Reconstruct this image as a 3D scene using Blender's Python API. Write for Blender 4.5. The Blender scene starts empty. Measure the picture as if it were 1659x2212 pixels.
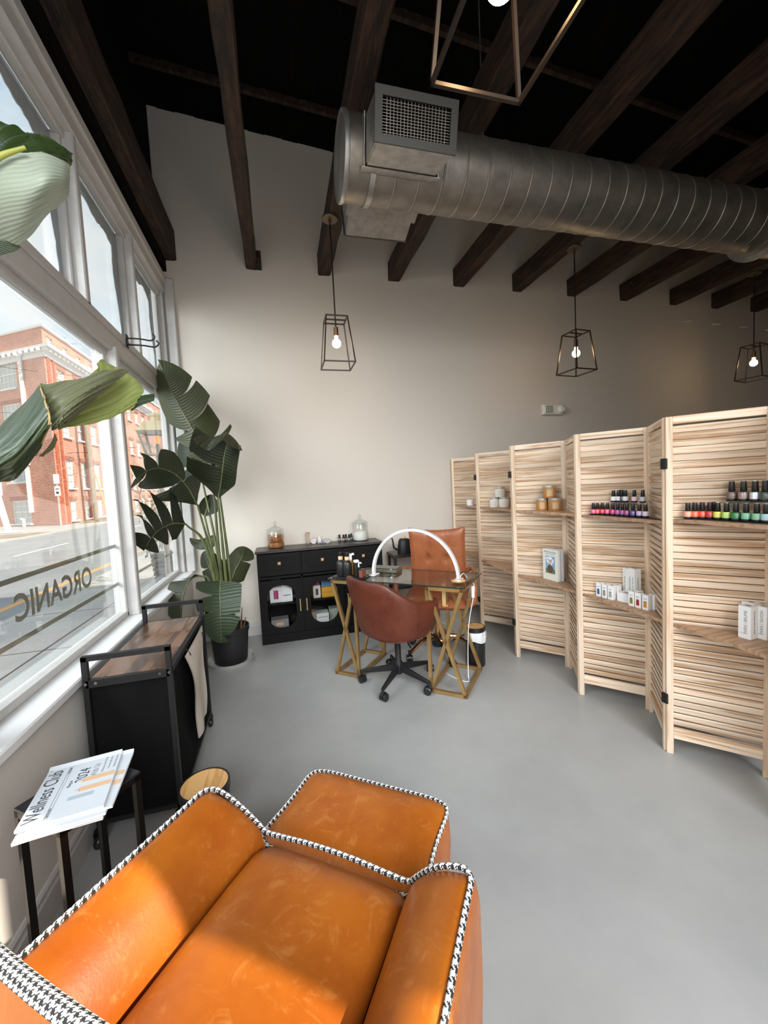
import bpy, math, random
from math import sin, cos, pi, radians, sqrt, atan2
from mathutils import Vector, Matrix
random.seed(7)
SC = bpy.context.scene
COL = SC.collection

# ------------------------------------------------------------------ camera
YAW, PITCH, ROLL, FPX, EYE = 0.25487, 0.064467, 0.049657, 863.58, 1.40
def _camera():
    fwd = Vector((sin(YAW)*cos(PITCH), cos(YAW)*cos(PITCH), -sin(PITCH)))
    right = Vector((cos(YAW), -sin(YAW), 0)); down = fwd.cross(right)
    r2 = cos(ROLL)*right + sin(ROLL)*down
    d2 = -sin(ROLL)*right + cos(ROLL)*down
    cd = bpy.data.cameras.new('camera'); co = bpy.data.objects.new('camera', cd); COL.objects.link(co)
    m = Matrix((( r2.x, -d2.x, -fwd.x, 0), (r2.y, -d2.y, -fwd.y, 0), (r2.z, -d2.z, -fwd.z, EYE), (0, 0, 0, 1)))
    co.matrix_world = m
    cd.sensor_fit = 'VERTICAL'; cd.sensor_height = 36.0; cd.lens = FPX/2212*36
    cd.clip_start = 0.03; cd.clip_end = 400
    SC.camera = co
_camera()

# ------------------------------------------------------------------ exposure, sky, sun, added fill lamps
SC.view_settings.view_transform = 'Standard'
SC.view_settings.look = 'None'
SC.view_settings.gamma = 1.0
SC.view_settings.use_curve_mapping = False
SC.view_settings.exposure = 0.0
SC.cycles.max_bounces = 10
SC.cycles.transparent_max_bounces = 16
SC.cycles.sample_clamp_indirect = 6.0
SC.cycles.caustics_reflective = False
SC.cycles.caustics_refractive = False

def _sky():
    w = bpy.data.worlds.new('sky'); SC.world = w; w.use_nodes = True
    nt = w.node_tree; n = nt.nodes; L = nt.links; n.clear()
    out = n.new('ShaderNodeOutputWorld'); bg = n.new('ShaderNodeBackground')
    tc = n.new('ShaderNodeTexCoord'); mp = n.new('ShaderNodeMapping')
    mp.inputs['Scale'].default_value = (1.0, 1.0, 2.2)
    nz = n.new('ShaderNodeTexNoise'); nz.inputs['Scale'].default_value = 2.6; nz.inputs['Detail'].default_value = 7; nz.inputs['Roughness'].default_value = .55
    cr = n.new('ShaderNodeValToRGB'); cr.color_ramp.elements[0].position = .36; cr.color_ramp.elements[1].position = .54
    sx = n.new('ShaderNodeSeparateXYZ')
    hz = n.new('ShaderNodeValToRGB')
    hz.color_ramp.elements[0].position = 0.0; hz.color_ramp.elements[0].color = (.78, .90, .98, 1)
    hz.color_ramp.elements[1].position = .8; hz.color_ramp.elements[1].color = (.36, .62, .88, 1)
    mx = n.new('ShaderNodeMix'); mx.data_type = 'RGBA'
    mx.inputs['B'].default_value = (.93, .96, .98, 1)
    L.new(tc.outputs['Generated'], mp.inputs['Vector']); L.new(mp.outputs['Vector'], nz.inputs['Vector'])
    L.new(nz.outputs['Fac'], cr.inputs['Fac']); L.new(tc.outputs['Generated'], sx.inputs[0]); L.new(sx.outputs['Z'], hz.inputs['Fac'])
    L.new(hz.outputs['Color'], mx.inputs['A']); L.new(cr.outputs['Color'], mx.inputs['Factor'])
    L.new(mx.outputs['Result'], bg.inputs['Color']); bg.inputs['Strength'].default_value = 1.5
    L.new(bg.outputs[0], out.inputs['Surface'])
_sky()

def lamp(name, kind, loc, energy, color=(1, 1, 1), size=None, direction=None, **kw):
    ld = bpy.data.lights.new(name, kind); ld.energy = energy; ld.color = color
    o = bpy.data.objects.new(name, ld); COL.objects.link(o); o.location = loc
    if kind == 'AREA':
        ld.shape = 'RECTANGLE'; ld.size, ld.size_y = size
    if direction is not None:
        o.rotation_euler = Vector(direction).to_track_quat('-Z', 'Y').to_euler()
    for k, v in kw.items(): setattr(ld, k, v)
    return o
lamp('sun', 'SUN', (6, -5, 8), 9.0, (1.0, .89, .74), direction=(-.627, .473, -.616), angle=radians(.7))
lamp('storefront_fill', 'AREA', (.6, -2.6, 2.75), 84, (.96, .98, 1.0), (3.6, 2.2), (.0, 1, -.60), spread=radians(76))  # added area lamp behind the rear opening, unseen, brightens the room
lamp('side_window_fill', 'AREA', (-3.1, 1.0, 2.9), 95, (.93, .97, 1.0), (2.8, 2.2), (.80, .85, -.62), spread=radians(95))  # added lamp outside the left panes, unseen, lifts back wall and floor

# ------------------------------------------------------------------ mesh helpers
class MB:
    def __init__(s): s.v = []; s.f = []; s.uv = []; s.mi = []; s.cur = 0; s.hasuv = False
    def face(s, idx, uv=None):
        s.f.append(tuple(idx)); s.mi.append(s.cur)
        if uv: s.hasuv = True
        s.uv.append(uv if uv else [(0, 0)]*len(idx))
    def add(s, vs):
        b = len(s.v); s.v += [tuple(p) for p in vs]; return b
    def box(s, c, d, M=None):
        x, y, z = d[0]/2, d[1]/2, d[2]/2
        P = [Vector((sx*x, sy*y, sz*z)) for sz in (-1, 1) for sy in (-1, 1) for sx in (-1, 1)]
        if M is not None: P = [M @ p for p in P]
        c = Vector(c); b = s.add([c+p for p in P])
        for q in ((0, 2, 3, 1), (4, 5, 7, 6), (0, 1, 5, 4), (2, 6, 7, 3), (0, 4, 6, 2), (1, 3, 7, 5)): s.face([b+i for i in q])
        return s
    def lohi(s, a, b):
        return s.box([(a[i]+b[i])/2 for i in range(3)], [abs(b[i]-a[i]) for i in range(3)])
    def rbox(s, c, d, r=.004, M=None):
        """box with chamfered edges"""
        x, y, z = d[0]/2, d[1]/2, d[2]/2; r = min(r, x*.98, y*.98, z*.98)
        vs = []; idx = {}
        for sx in (-1, 1):
            for sy in (-1, 1):
                for sz in (-1, 1):
                    for ax in range(3):
                        p = [sx*(x-r), sy*(y-r), sz*(z-r)]; p[ax] += (sx, sy, sz)[ax]*r
                        idx[(sx, sy, sz, ax)] = len(vs); vs.append(Vector(p))
        if M is not None: vs = [M @ p for p in vs]
        c = Vector(c); b = s.add([c+p for p in vs]); fs = []
        for ax in range(3):
            o1, o2 = [i for i in range(3) if i != ax]
            for sg in (-1, 1):
                q = []
                for a1, a2 in ((-1, -1), (1, -1), (1, 1), (-1, 1)):
                    k = [0, 0, 0]; k[ax] = sg; k[o1] = a1; k[o2] = a2; q.append(idx[(*k, ax)])
                fs.append(q)
        for ax in range(3):
            o1, o2 = [i for i in range(3) if i != ax]
            for a1 in (-1, 1):
                for a2 in (-1, 1):
                    q = []
                    for sg, order in ((-1, (o1, o2)), (1, (o2, o1))):
                        for oo in order:
                            k = [0, 0, 0]; k[ax] = sg; k[o1] = a1; k[o2] = a2; q.append(idx[(*k, oo)])
                    fs.append(q)
        for sx in (-1, 1):
            for sy in (-1, 1):
                for sz in (-1, 1): fs.append([idx[(sx, sy, sz, a)] for a in range(3)])
        cc = Vector((0, 0, 0))
        for q in fs:
            P = [Vector(s.v[b+i]) - c for i in q]; nrm = (P[1]-P[0]).cross(P[2]-P[0]); mid = sum(P, cc)/len(P)
            if nrm.dot(mid) < 0: q = q[::-1]
            s.face([b+i for i in q])
        return s
    def bar(s, a, b, w, h=None, up=(0, 0, 1), ext=0):
        """rectangular bar from a to b; w across, h along up"""
        a, b = Vector(a), Vector(b); h = w if h is None else h
        d = (b-a); Ln = d.length; d.normalize(); up = Vector(up)
        if abs(d.dot(up)) > .98: up = Vector((0, 1, 0))
        sd = d.cross(up).normalized(); up = sd.cross(d).normalized()
        M = Matrix((sd, d, up)).transposed()
        return s.box((a+b)/2, (w, Ln+2*ext, h), M)
    def tube(s, pts, r, seg=10, cap=True, closed=False, uvs=1.0):
        pts = [Vector(p) for p in pts]; n = len(pts)
        if not hasattr(r, '__len__'): r = [r]*n
        tang = []
        for i in range(n):
            a = pts[(i-1) % n] if (closed or i > 0) else pts[i]; c = pts[(i+1) % n] if (closed or i < n-1) else pts[i]
            t = (c-a); tang.append(t.normalized() if t.length > 1e-9 else Vector((0, 0, 1)))
        up = Vector((0, 0, 1)) if abs(tang[0].z) < .9 else Vector((1, 0, 0))
        nx = tang[0].cross(up).normalized(); rings = []; Lc = [0]
        for i in range(n):
            t = tang[i]; nx = (nx - t*nx.dot(t)).normalized(); ny = t.cross(nx)
            rings.append(s.add([pts[i] + (nx*cos(2*pi*k/seg)+ny*sin(2*pi*k/seg))*r[i] for k in range(seg)]))
            if i: Lc.append(Lc[-1]+(pts[i]-pts[i-1]).length)
        m = n if closed else n-1
        for i in range(m):
            j = (i+1) % n; l1 = Lc[i]*uvs; l2 = (Lc[j] if j else Lc[-1]+(pts[0]-pts[-1]).length)*uvs
            for k in range(seg):
                k2 = (k+1) % seg; c = 2*pi*r[i]*uvs
                s.face([rings[i]+k, rings[i]+k2, rings[j]+k2, rings[j]+k], [(l1, c*k/seg), (l1, c*(k+1)/seg), (l2, c*(k+1)/seg), (l2, c*k/seg)])
        if cap and not closed:
            s.face([rings[0]+k for k in reversed(range(seg))]); s.face([rings[-1]+k for k in range(seg)])
        return s
    def lathe(s, prof, c=(0, 0, 0), seg=24, M=None):
        """prof: list of (r,z)"""
        c = Vector(c); rings = []
        for r, z in prof:
            if r < 1e-6:
                p = Vector((0, 0, z)); p = M @ p if M is not None else p; rings.append((s.add([c+p]), True))
            else:
                ps = [Vector((r*cos(2*pi*k/seg), r*sin(2*pi*k/seg), z)) for k in range(seg)]
                if M is not None: ps = [M @ p for p in ps]
                rings.append((s.add([c+p for p in ps]), False))
        for (a, ap), (b, bp) in zip(rings, rings[1:]):
            for k in range(seg):
                k2 = (k+1) % seg
                if ap and bp: continue
                if ap: s.face([a, b+k2, b+k][::-1])
                elif bp: s.face([a+k, a+k2, b])
                else: s.face([a+k, a+k2, b+k2, b+k])
        return s
    def prism(s, poly, z0, z1, fn=lambda x, y, z: (x, y, z)):
        n = len(poly); a = s.add([fn(x, y, z0) for x, y in poly]); b = s.add([fn(x, y, z1) for x, y in poly])
        s.face([a+i for i in reversed(range(n))]); s.face([b+i for i in range(n)])
        for i in range(n):
            j = (i+1) % n; s.face([a+i, a+j, b+j, b+i])
        return s
    def grid(s, P, closed_u=False, uvs=None):
        nu, nv = len(P), len(P[0]); b = s.add([p for row in P for p in row])
        for i in range(nu if closed_u else nu-1):
            i2 = (i+1) % nu
            for j in range(nv-1):
                uv = None
                if uvs: uv = [uvs(i, j), uvs(i+1, j), uvs(i+1, j+1), uvs(i, j+1)]
                s.face([b+i*nv+j, b+i2*nv+j, b+i2*nv+j+1, b+i*nv+j+1], uv)
        return s
    def mesh(s, name, mats, smooth=None):
        me = bpy.data.meshes.new(name); me.from_pydata(s.v, [], s.f)
        for m in (mats if isinstance(mats, (list, tuple)) else [mats]): me.materials.append(m)
        if any(s.mi): me.polygons.foreach_set('material_index', s.mi)
        if s.hasuv:
            u = me.uv_layers.new(name='UVMap'); fl = []
            for q in s.uv:
                for a in q: fl += [a[0], a[1]]
            u.data.foreach_set('uv', fl)
        if smooth:
            me.polygons.foreach_set('use_smooth', [True]*len(me.polygons))
            import bmesh
            bm = bmesh.new(); bm.from_mesh(me)
            for e in bm.edges:
                if len(e.link_faces) == 2 and e.calc_face_angle(0) > radians(smooth): e.smooth = False
            bm.to_mesh(me); bm.free()
        me.update(); return me
    def obj(s, name, mats, parent=None, loc=None, smooth=None):
        return link(name, s.mesh(name, mats, smooth), parent, loc)
def link(name, data, parent=None, loc=None, rotz=None):
    o = bpy.data.objects.new(name, data); COL.objects.link(o)
    if parent is not None: o.parent = parent
    if loc is not None: o.location = loc
    if rotz is not None: o.rotation_euler = (0, 0, rotz)
    return o
def tag(o, label=None, cat=None, group=None, kind=None):
    for k, v in (('label', label), ('category', cat), ('group', group), ('kind', kind)):
        if v: o[k] = v
    return o
def thing(name, loc, label, cat, group=None, rotz=0):
    return tag(link(name, None, None, loc, rotz), label, cat, group)
def struct(o): o['kind'] = 'structure'; return o
def dup(root, loc, rotz=None, label=None):
    r = root.copy(); COL.objects.link(r); r.location = loc
    if rotz is not None: r.rotation_euler = (0, 0, rotz)
    if label: r['label'] = label
    for ch in list(root.children):
        c = ch.copy(); COL.objects.link(c); c.parent = r
        for g in list(ch.children):
            d = g.copy(); COL.objects.link(d); d.parent = c
    return r
def text(name, body, size, m, parent, M, extrude=.0004, align='CENTER', sx=1.0, bold=0):
    cu = bpy.data.curves.new(name, 'FONT'); cu.body = body; cu.size = size; cu.extrude = extrude; cu.align_x = align; cu.align_y = 'CENTER'
    cu.resolution_u = 3; cu.offset = bold
    cu.materials.append(m); o = bpy.data.objects.new(name, cu); COL.objects.link(o); o.parent = parent
    bpy.context.view_layer.update(); me = bpy.data.meshes.new_from_object(o.evaluated_get(bpy.context.evaluated_depsgraph_get())); bpy.data.objects.remove(o); me.name = name
    if not me.materials: me.materials.append(m)
    o = bpy.data.objects.new(name, me); COL.objects.link(o); o.parent = parent
    o.matrix_local = M @ Matrix.Diagonal((sx, 1, 1, 1)); return o
def frame(origin, x, y):
    x = Vector(x).normalized(); z = x.cross(Vector(y)).normalized(); y = z.cross(x)
    M = Matrix((x, y, z)).transposed().to_4x4(); M.translation = Vector(origin); return M
def bez(pts, n):
    """smooth Catmull-Rom through pts"""
    pts = [Vector(p) for p in pts]; P = [2*pts[0]-pts[1]]+pts+[2*pts[-1]-pts[-2]]; out = []
    m = len(pts)-1
    for i in range(n+1):
        t = i/n*m; k = min(int(t), m-1); t -= k; a, b, c, d = P[k:k+4]
        out.append(.5*((2*b)+(c-a)*t+(2*a-5*b+4*c-d)*t*t+(3*b-a-3*c+d)*t**3))
    return out
def catgrid(rows, nu, nv):
    R = [bez(r, nv) for r in rows]; cols = [bez([r[j] for r in R], nu) for j in range(nv+1)]
    return [[cols[j][i] for j in range(nv+1)] for i in range(nu+1)]

# ------------------------------------------------------------------ materials
def mat(name, color, rough=.5, metal=0.0, noise=None, bump=None, emit=None, spec=.5, coat=0, rnd=0, **kw):
    """noise=(scale, colour2, stretch xyz, coords, lo, hi); bump=(scale, strength, stretch)"""
    m = bpy.data.materials.new(name); m.use_nodes = True; nt = m.node_tree; n = nt.nodes; L = nt.links
    b = n['Principled BSDF']; b.inputs['Base Color'].default_value = (*color, 1); b.inputs['Roughness'].default_value = rough
    b.inputs['Metallic'].default_value = metal; b.inputs['Specular IOR Level'].default_value = spec; b.inputs['Coat Weight'].default_value = coat
    m.diffuse_color = (*color, 1)
    tc = None
    def coords(kind, stretch):
        nonlocal tc
        tc = tc or n.new('ShaderNodeTexCoord'); src = tc.outputs[kind]
        if rnd:
            oi = n.new('ShaderNodeObjectInfo'); vm = n.new('ShaderNodeVectorMath'); vm.operation = 'ADD'
            ml = n.new('ShaderNodeMath'); ml.operation = 'MULTIPLY'; ml.inputs[1].default_value = 37.0
            L.new(oi.outputs['Random'], ml.inputs[0]); L.new(src, vm.inputs[0]); L.new(ml.outputs[0], vm.inputs[1]); src = vm.outputs[0]
        mp = n.new('ShaderNodeMapping'); mp.inputs['Scale'].default_value = stretch
        L.new(src, mp.inputs['Vector']); return mp.outputs['Vector']
    if noise:
        sc, c2, st, co, lo, hi = (list(noise)+[None]*6)[:6]
        st = st or (1, 1, 1); co = co or 'Object'; lo = .4 if lo is None else lo; hi = .65 if hi is None else hi
        t = n.new('ShaderNodeTexNoise'); t.inputs['Scale'].default_value = sc; t.inputs['Detail'].default_value = 6; t.inputs['Roughness'].default_value = .6
        L.new(coords(co, st), t.inputs['Vector'])
        r = n.new('ShaderNodeValToRGB'); r.color_ramp.elements[0].position = lo; r.color_ramp.elements[1].position = hi
        r.color_ramp.elements[0].color = (*color, 1); r.color_ramp.elements[1].color = (*c2, 1)
        L.new(t.outputs['Fac'], r.inputs['Fac']); L.new(r.outputs['Color'], b.inputs['Base Color'])
        b['ramp'] = 0
    if bump:
        sc, stg, st = (list(bump)+[None]*3)[:3]; t = n.new('ShaderNodeTexNoise'); t.inputs['Scale'].default_value = sc; t.inputs['Detail'].default_value = 4
        L.new(coords('Object', st or (1, 1, 1)), t.inputs['Vector'])
        bp = n.new('ShaderNodeBump'); bp.inputs['Strength'].default_value = stg; bp.inputs['Distance'].default_value = .01
        L.new(t.outputs['Fac'], bp.inputs['Height']); L.new(bp.outputs[0], b.inputs['Normal'])
    if emit:
        b.inputs['Emission Color'].default_value = (*emit[0], 1); b.inputs['Emission Strength'].default_value = emit[1]
    for k, v in kw.items(): b.inputs[k.replace('_', ' ')].default_value = v
    return m
def thin_glass(name, tint=(1, 1, 1), base=.06, edge=.75, rough=0.0):
    m = bpy.data.materials.new(name); m.use_nodes = True; nt = m.node_tree; n = nt.nodes; L = nt.links; n.clear()
    o = n.new('ShaderNodeOutputMaterial'); mx = n.new('ShaderNodeMixShader'); t = n.new('ShaderNodeBsdfTransparent'); g = n.new('ShaderNodeBsdfGlossy')
    t.inputs['Color'].default_value = (*tint, 1); g.inputs['Roughness'].default_value = rough
    lw = n.new('ShaderNodeLayerWeight'); lw.inputs['Blend'].default_value = .25
    mr = n.new('ShaderNodeMapRange'); mr.inputs['To Min'].default_value = base; mr.inputs['To Max'].default_value = edge
    L.new(lw.outputs['Facing'], mr.inputs['Value']); L.new(mr.outputs[0], mx.inputs[0]); L.new(t.outputs[0], mx.inputs[1]); L.new(g.outputs[0], mx.inputs[2]); L.new(mx.outputs[0], o.inputs[0])
    m.diffuse_color = (*tint, .3); return m
def wood_mat(name, c1, c2, scale=1.0, stretch=(1.5, 24, 24), rough=.5, rnd=1, dist=.6):
    m = bpy.data.materials.new(name); m.use_nodes = True; nt = m.node_tree; n = nt.nodes; L = nt.links; b = n['Principled BSDF']
    tc = n.new('ShaderNodeTexCoord'); oi = n.new('ShaderNodeObjectInfo'); ml = n.new('ShaderNodeMath'); ml.operation = 'MULTIPLY'; ml.inputs[1].default_value = 53.0
    L.new(oi.outputs['Random'], ml.inputs[0]); vm = n.new('ShaderNodeVectorMath'); vm.operation = 'ADD'; L.new(tc.outputs['Object'], vm.inputs[0])
    if rnd: L.new(ml.outputs[0], vm.inputs[1])
    mp = n.new('ShaderNodeMapping'); mp.inputs['Scale'].default_value = stretch; L.new(vm.outputs[0], mp.inputs['Vector'])
    t = n.new('ShaderNodeTexNoise'); t.inputs['Scale'].default_value = scale*2; t.inputs['Detail'].default_value = 5; t.inputs['Distortion'].default_value = dist; L.new(mp.outputs[0], t.inputs['Vector'])
    w = n.new('ShaderNodeMath'); w.operation = 'MULTIPLY'; w.inputs[1].default_value = 5.0; L.new(t.outputs['Fac'], w.inputs[0])
    fr = n.new('ShaderNodeMath'); fr.operation = 'PINGPONG'; fr.inputs[1].default_value = 1.0; L.new(w.outputs[0], fr.inputs[0])
    mixf = n.new('ShaderNodeMath'); mixf.operation = 'MULTIPLY'; L.new(fr.outputs[0], mixf.inputs[0]); L.new(t.outputs['Fac'], mixf.inputs[1])
    r = n.new('ShaderNodeValToRGB'); r.color_ramp.elements[0].position = .18; r.color_ramp.elements[1].position = .62
    r.color_ramp.elements[0].color = (*c1, 1); r.color_ramp.elements[1].color = (*c2, 1); L.new(mixf.outputs[0], r.inputs['Fac'])
    hv = n.new('ShaderNodeHueSaturation'); mr = n.new('ShaderNodeMapRange'); mr.inputs['To Min'].default_value = .86; mr.inputs['To Max'].default_value = 1.12
    L.new(oi.outputs['Random'], mr.inputs['Value']); L.new(mr.outputs[0], hv.inputs['Value']); L.new(r.outputs['Color'], hv.inputs['Color'])
    L.new(hv.outputs['Color'], b.inputs['Base Color']); b.inputs['Roughness'].default_value = rough; m.diffuse_color = (*c1, 1)
    return m
def houndstooth(name, cell=.004):
    m = bpy.data.materials.new(name); m.use_nodes = True; nt = m.node_tree; n = nt.nodes; L = nt.links; b = n['Principled BSDF']
    tc = n.new('ShaderNodeTexCoord'); sp = n.new('ShaderNodeSeparateXYZ'); L.new(tc.outputs['UV'], sp.inputs[0])
    def M(op, a, bb=None):
        k = n.new('ShaderNodeMath'); k.operation = op
        for i, x in enumerate((a, bb)):
            if x is None: continue
            if isinstance(x, (int, float)): k.inputs[i].default_value = x
            else: L.new(x, k.inputs[i])
        return k.outputs[0]
    x = M('FLOOR', M('DIVIDE', sp.outputs['X'], cell/4)); y = M('FLOOR', M('DIVIDE', sp.outputs['Y'], cell/4))
    tw = M('LESS_THAN', M('FLOORED_MODULO', M('ADD', x, y), 4), 2)
    wa = M('LESS_THAN', M('FLOORED_MODULO', x, 8), 4); we = M('LESS_THAN', M('FLOORED_MODULO', y, 8), 4)
    v = M('ADD', M('MULTIPLY', tw, wa), M('MULTIPLY', M('SUBTRACT', 1, tw), we))
    mx = n.new('ShaderNodeMix'); mx.data_type = 'RGBA'; mx.inputs['A'].default_value = (.78, .76, .72, 1); mx.inputs['B'].default_value = (.012, .012, .014, 1)
    L.new(v, mx.inputs['Factor']); L.new(mx.outputs['Result'], b.inputs['Base Color']); b.inputs['Roughness'].default_value = .9
    return m
def leather(name, c1, c2, c3, rough=.33):
    m = mat(name, c1, rough, noise=(5.5, c2, None, None, .36, .66), bump=(180, .035))
    nt = m.node_tree; n = nt.nodes; L = nt.links; b = n['Principled BSDF']
    src = b.inputs['Base Color'].links[0].from_socket
    tc = n.new('ShaderNodeTexCoord'); t = n.new('ShaderNodeTexNoise'); t.inputs['Scale'].default_value = 11; t.inputs['Detail'].default_value = 12; t.inputs['Roughness'].default_value = .72; t.inputs['Distortion'].default_value = 2.2
    L.new(tc.outputs['Object'], t.inputs['Vector']); r = n.new('ShaderNodeValToRGB'); r.color_ramp.elements[0].position = .53; r.color_ramp.elements[1].position = .68
    r.color_ramp.elements[0].color = (0, 0, 0, 1); r.color_ramp.elements[1].color = (.55, .55, .55, 1); L.new(t.outputs['Fac'], r.inputs['Fac'])
    mx = n.new('ShaderNodeMix'); mx.data_type = 'RGBA'; L.new(r.outputs['Color'], mx.inputs['Factor']); L.new(src, mx.inputs['A']); mx.inputs['B'].default_value = (*c3, 1)
    L.new(mx.outputs['Result'], b.inputs['Base Color']); return m
def brick_mat(name):
    m = bpy.data.materials.new(name); m.use_nodes = True; nt = m.node_tree; n = nt.nodes; L = nt.links; b = n['Principled BSDF']
    tc = n.new('ShaderNodeTexCoord'); bk = n.new('ShaderNodeTexBrick'); L.new(tc.outputs['UV'], bk.inputs['Vector'])
    bk.inputs['Color1'].default_value = (.58, .21, .125, 1); bk.inputs['Color2'].default_value = (.46, .135, .08, 1); bk.inputs['Mortar'].default_value = (.74, .58, .50, 1)
    bk.inputs['Scale'].default_value = 1.0; bk.inputs['Brick Width'].default_value = .30; bk.inputs['Row Height'].default_value = .105; bk.inputs['Mortar Size'].default_value = .014; bk.inputs['Bias'].default_value = -.1
    t = n.new('ShaderNodeTexNoise'); t.inputs['Scale'].default_value = .9; t.inputs['Detail'].default_value = 5; L.new(tc.outputs['UV'], t.inputs['Vector'])
    mr = n.new('ShaderNodeMapRange'); mr.inputs['To Min'].default_value = .75; mr.inputs['To Max'].default_value = 1.35; L.new(t.outputs['Fac'], mr.inputs['Value'])
    hv = n.new('ShaderNodeHueSaturation'); L.new(bk.outputs['Color'], hv.inputs['Color']); L.new(mr.outputs[0], hv.inputs['Value'])
    L.new(hv.outputs['Color'], b.inputs['Base Color']); b.inputs['Roughness'].default_value = .9; return m
def leaf_mat(name, top, under, rib=.5, scale=90):
    """two-sided leaf: darker glossy face, paler matt back; UV.x runs along the leaf -> lateral veins"""
    m = bpy.data.materials.new(name); m.use_nodes = True; nt = m.node_tree; n = nt.nodes; L = nt.links; b = n['Principled BSDF']
    ge = n.new('ShaderNodeNewGeometry'); mx = n.new('ShaderNodeMix'); mx.data_type = 'RGBA'
    mx.inputs['A'].default_value = (*top, 1); mx.inputs['B'].default_value = (*under, 1); L.new(ge.outputs['Backfacing'], mx.inputs['Factor'])
    tc = n.new('ShaderNodeTexCoord'); sp = n.new('ShaderNodeSeparateXYZ'); L.new(tc.outputs['UV'], sp.inputs[0])
    mu = n.new('ShaderNodeMath'); mu.operation = 'MULTIPLY'; mu.inputs[1].default_value = scale; L.new(sp.outputs['X'], mu.inputs[0])
    sn = n.new('ShaderNodeMath'); sn.operation = 'SINE'; L.new(mu.outputs[0], sn.inputs[0])
    nz = n.new('ShaderNodeTexNoise'); nz.inputs['Scale'].default_value = 7; L.new(tc.outputs['Object'], nz.inputs['Vector'])
    ad = n.new('ShaderNodeMath'); ad.operation = 'MULTIPLY_ADD'; ad.inputs[1].default_value = .06; L.new(sn.outputs[0], ad.inputs[0])
    a2 = n.new('ShaderNodeMath'); a2.operation = 'MULTIPLY_ADD'; a2.inputs[1].default_value = .5; a2.inputs[2].default_value = .75; L.new(nz.outputs['Fac'], a2.inputs[0]); L.new(a2.outputs[0], ad.inputs[2])
    hv = n.new('ShaderNodeHueSaturation'); L.new(mx.outputs['Result'], hv.inputs['Color']); L.new(ad.outputs[0], hv.inputs['Value'])
    bp = n.new('ShaderNodeBump'); bp.inputs['Strength'].default_value = rib; bp.inputs['Distance'].default_value = .003; L.new(sn.outputs[0], bp.inputs['Height']); L.new(bp.outputs[0], b.inputs['Normal'])
    L.new(hv.outputs['Color'], b.inputs['Base Color']); b.inputs['Roughness'].default_value = .38
    b.inputs['Specular IOR Level'].default_value = .45
    tr = n.new('ShaderNodeBsdfTranslucent'); L.new(hv.outputs['Color'], tr.inputs['Color']); ms = n.new('ShaderNodeMixShader'); ms.inputs[0].default_value = .25
    o = n['Material Output']; L.new(b.outputs[0], ms.inputs[1]); L.new(tr.outputs[0], ms.inputs[2]); L.new(ms.outputs[0], o.inputs['Surface']); return m

M_WALL = mat('beige_wall_paint', (.66, .60, .53), .85, bump=(60, .03))
M_KNEE = mat('warm_white_wall_paint', (.70, .67, .62), .8, bump=(40, .04))
M_TRIM = mat('white_trim_paint', (.56, .545, .525), .55, noise=(14, (.49, .465, .43), (1, 1, 1), 'Object', .5, .8), bump=(30, .08))
M_SILL = mat('white_sill_paint', (.80, .80, .80), .45, noise=(26, (.70, .71, .72), None, None, .6, .8))
M_FLOOR = mat('grey_floor_paint', (.31, .315, .31), .40, noise=(1.1, (.40, .402, .396), None, None, .35, .68), bump=(24, .05))
M_BEAM = mat('rough_dark_timber', (.012, .006, .003), .8, noise=(5, (.10, .042, .018), (6, 1, 6), 'Object', .42, .85), bump=(26, .8, (3, .6, 3)), rnd=1)
M_DECK = mat('black_stained_deck_timber', (.003, .0024, .002), .95, spec=.1, noise=(4, (.014, .010, .008), (6, .8, 6), 'Object', .58, .9), bump=(30, .5), rnd=1)
M_BLACK = mat('black_powder_coat', (.010, .010, .011), .45, spec=.35)
M_BLACKWOOD = mat('black_painted_wood', (.0035, .0035, .0035), .55, spec=.14, noise=(9, (.008, .007, .007), (1, 1, 12)))
M_BLACKTOP = mat('worn_black_wood_top', (.022, .018, .015), .35, noise=(7, (.075, .055, .045), (1, 9, 1), 'Object', .45, .8))
M_FABRIC = mat('black_woven_fabric', (.003, .003, .003), .9, spec=.15, bump=(14, .5))
M_PLASTIC = mat('black_plastic', (.010, .010, .010), .35)
M_MATTEBLACK = mat('matt_black_bottle', (.012, .012, .012), .38)
M_GOLD = mat('brushed_gold_paint', (.40, .255, .10), .40, .65, noise=(12, (.33, .20, .075)))
M_BRASS = mat('polished_brass', (.78, .54, .24), .3, .55)
M_ROSE = mat('polished_rose_gold', (.72, .40, .20), .12, 1.0)
M_CHROME = mat('chrome', (.62, .62, .62), .18, 1.0)
M_GALV = mat('galvanised_steel', (.33, .295, .255), .45, .8, noise=(9, (.20, .18, .155), (1, 1, 1), 'Object', .35, .7), bump=(40, .08))
M_GALVD = mat('dull_galvanised_frame', (.075, .07, .062), .5, .6)
M_GALVB = mat('bright_galvanised_steel', (.48, .46, .43), .38, .85, noise=(16, (.36, .345, .32), None, None, .4, .6))
M_BLACKMETAL = mat('dark_iron', (.02, .02, .02), .5, .5)
M_WOOD = wood_mat('pale_pine', (.80, .64, .49), (.50, .295, .155), .85, (1.0, 24, 24))
M_WOODV = wood_mat('pale_pine_upright', (.78, .62, .47), (.60, .41, .26), .8, (22, 22, 1.0))
M_SHELF = wood_mat('brown_shelf_wood', (.46, .29, .18), (.30, .17, .095), 1.0, (2, 22, 22))
M_BAMBOO = wood_mat('bamboo', (.68, .40, .16), (.50, .26, .085), 1.0, (30, 2, 20), .4)
M_BAMBOOC = mat('bamboo_collar', (.75, .46, .25), .5)
M_RUSTIC = wood_mat('rustic_brown_board', (.20, .10, .055), (.05, .022, .012), .6, (14, 1.6, 14), .2)
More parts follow.
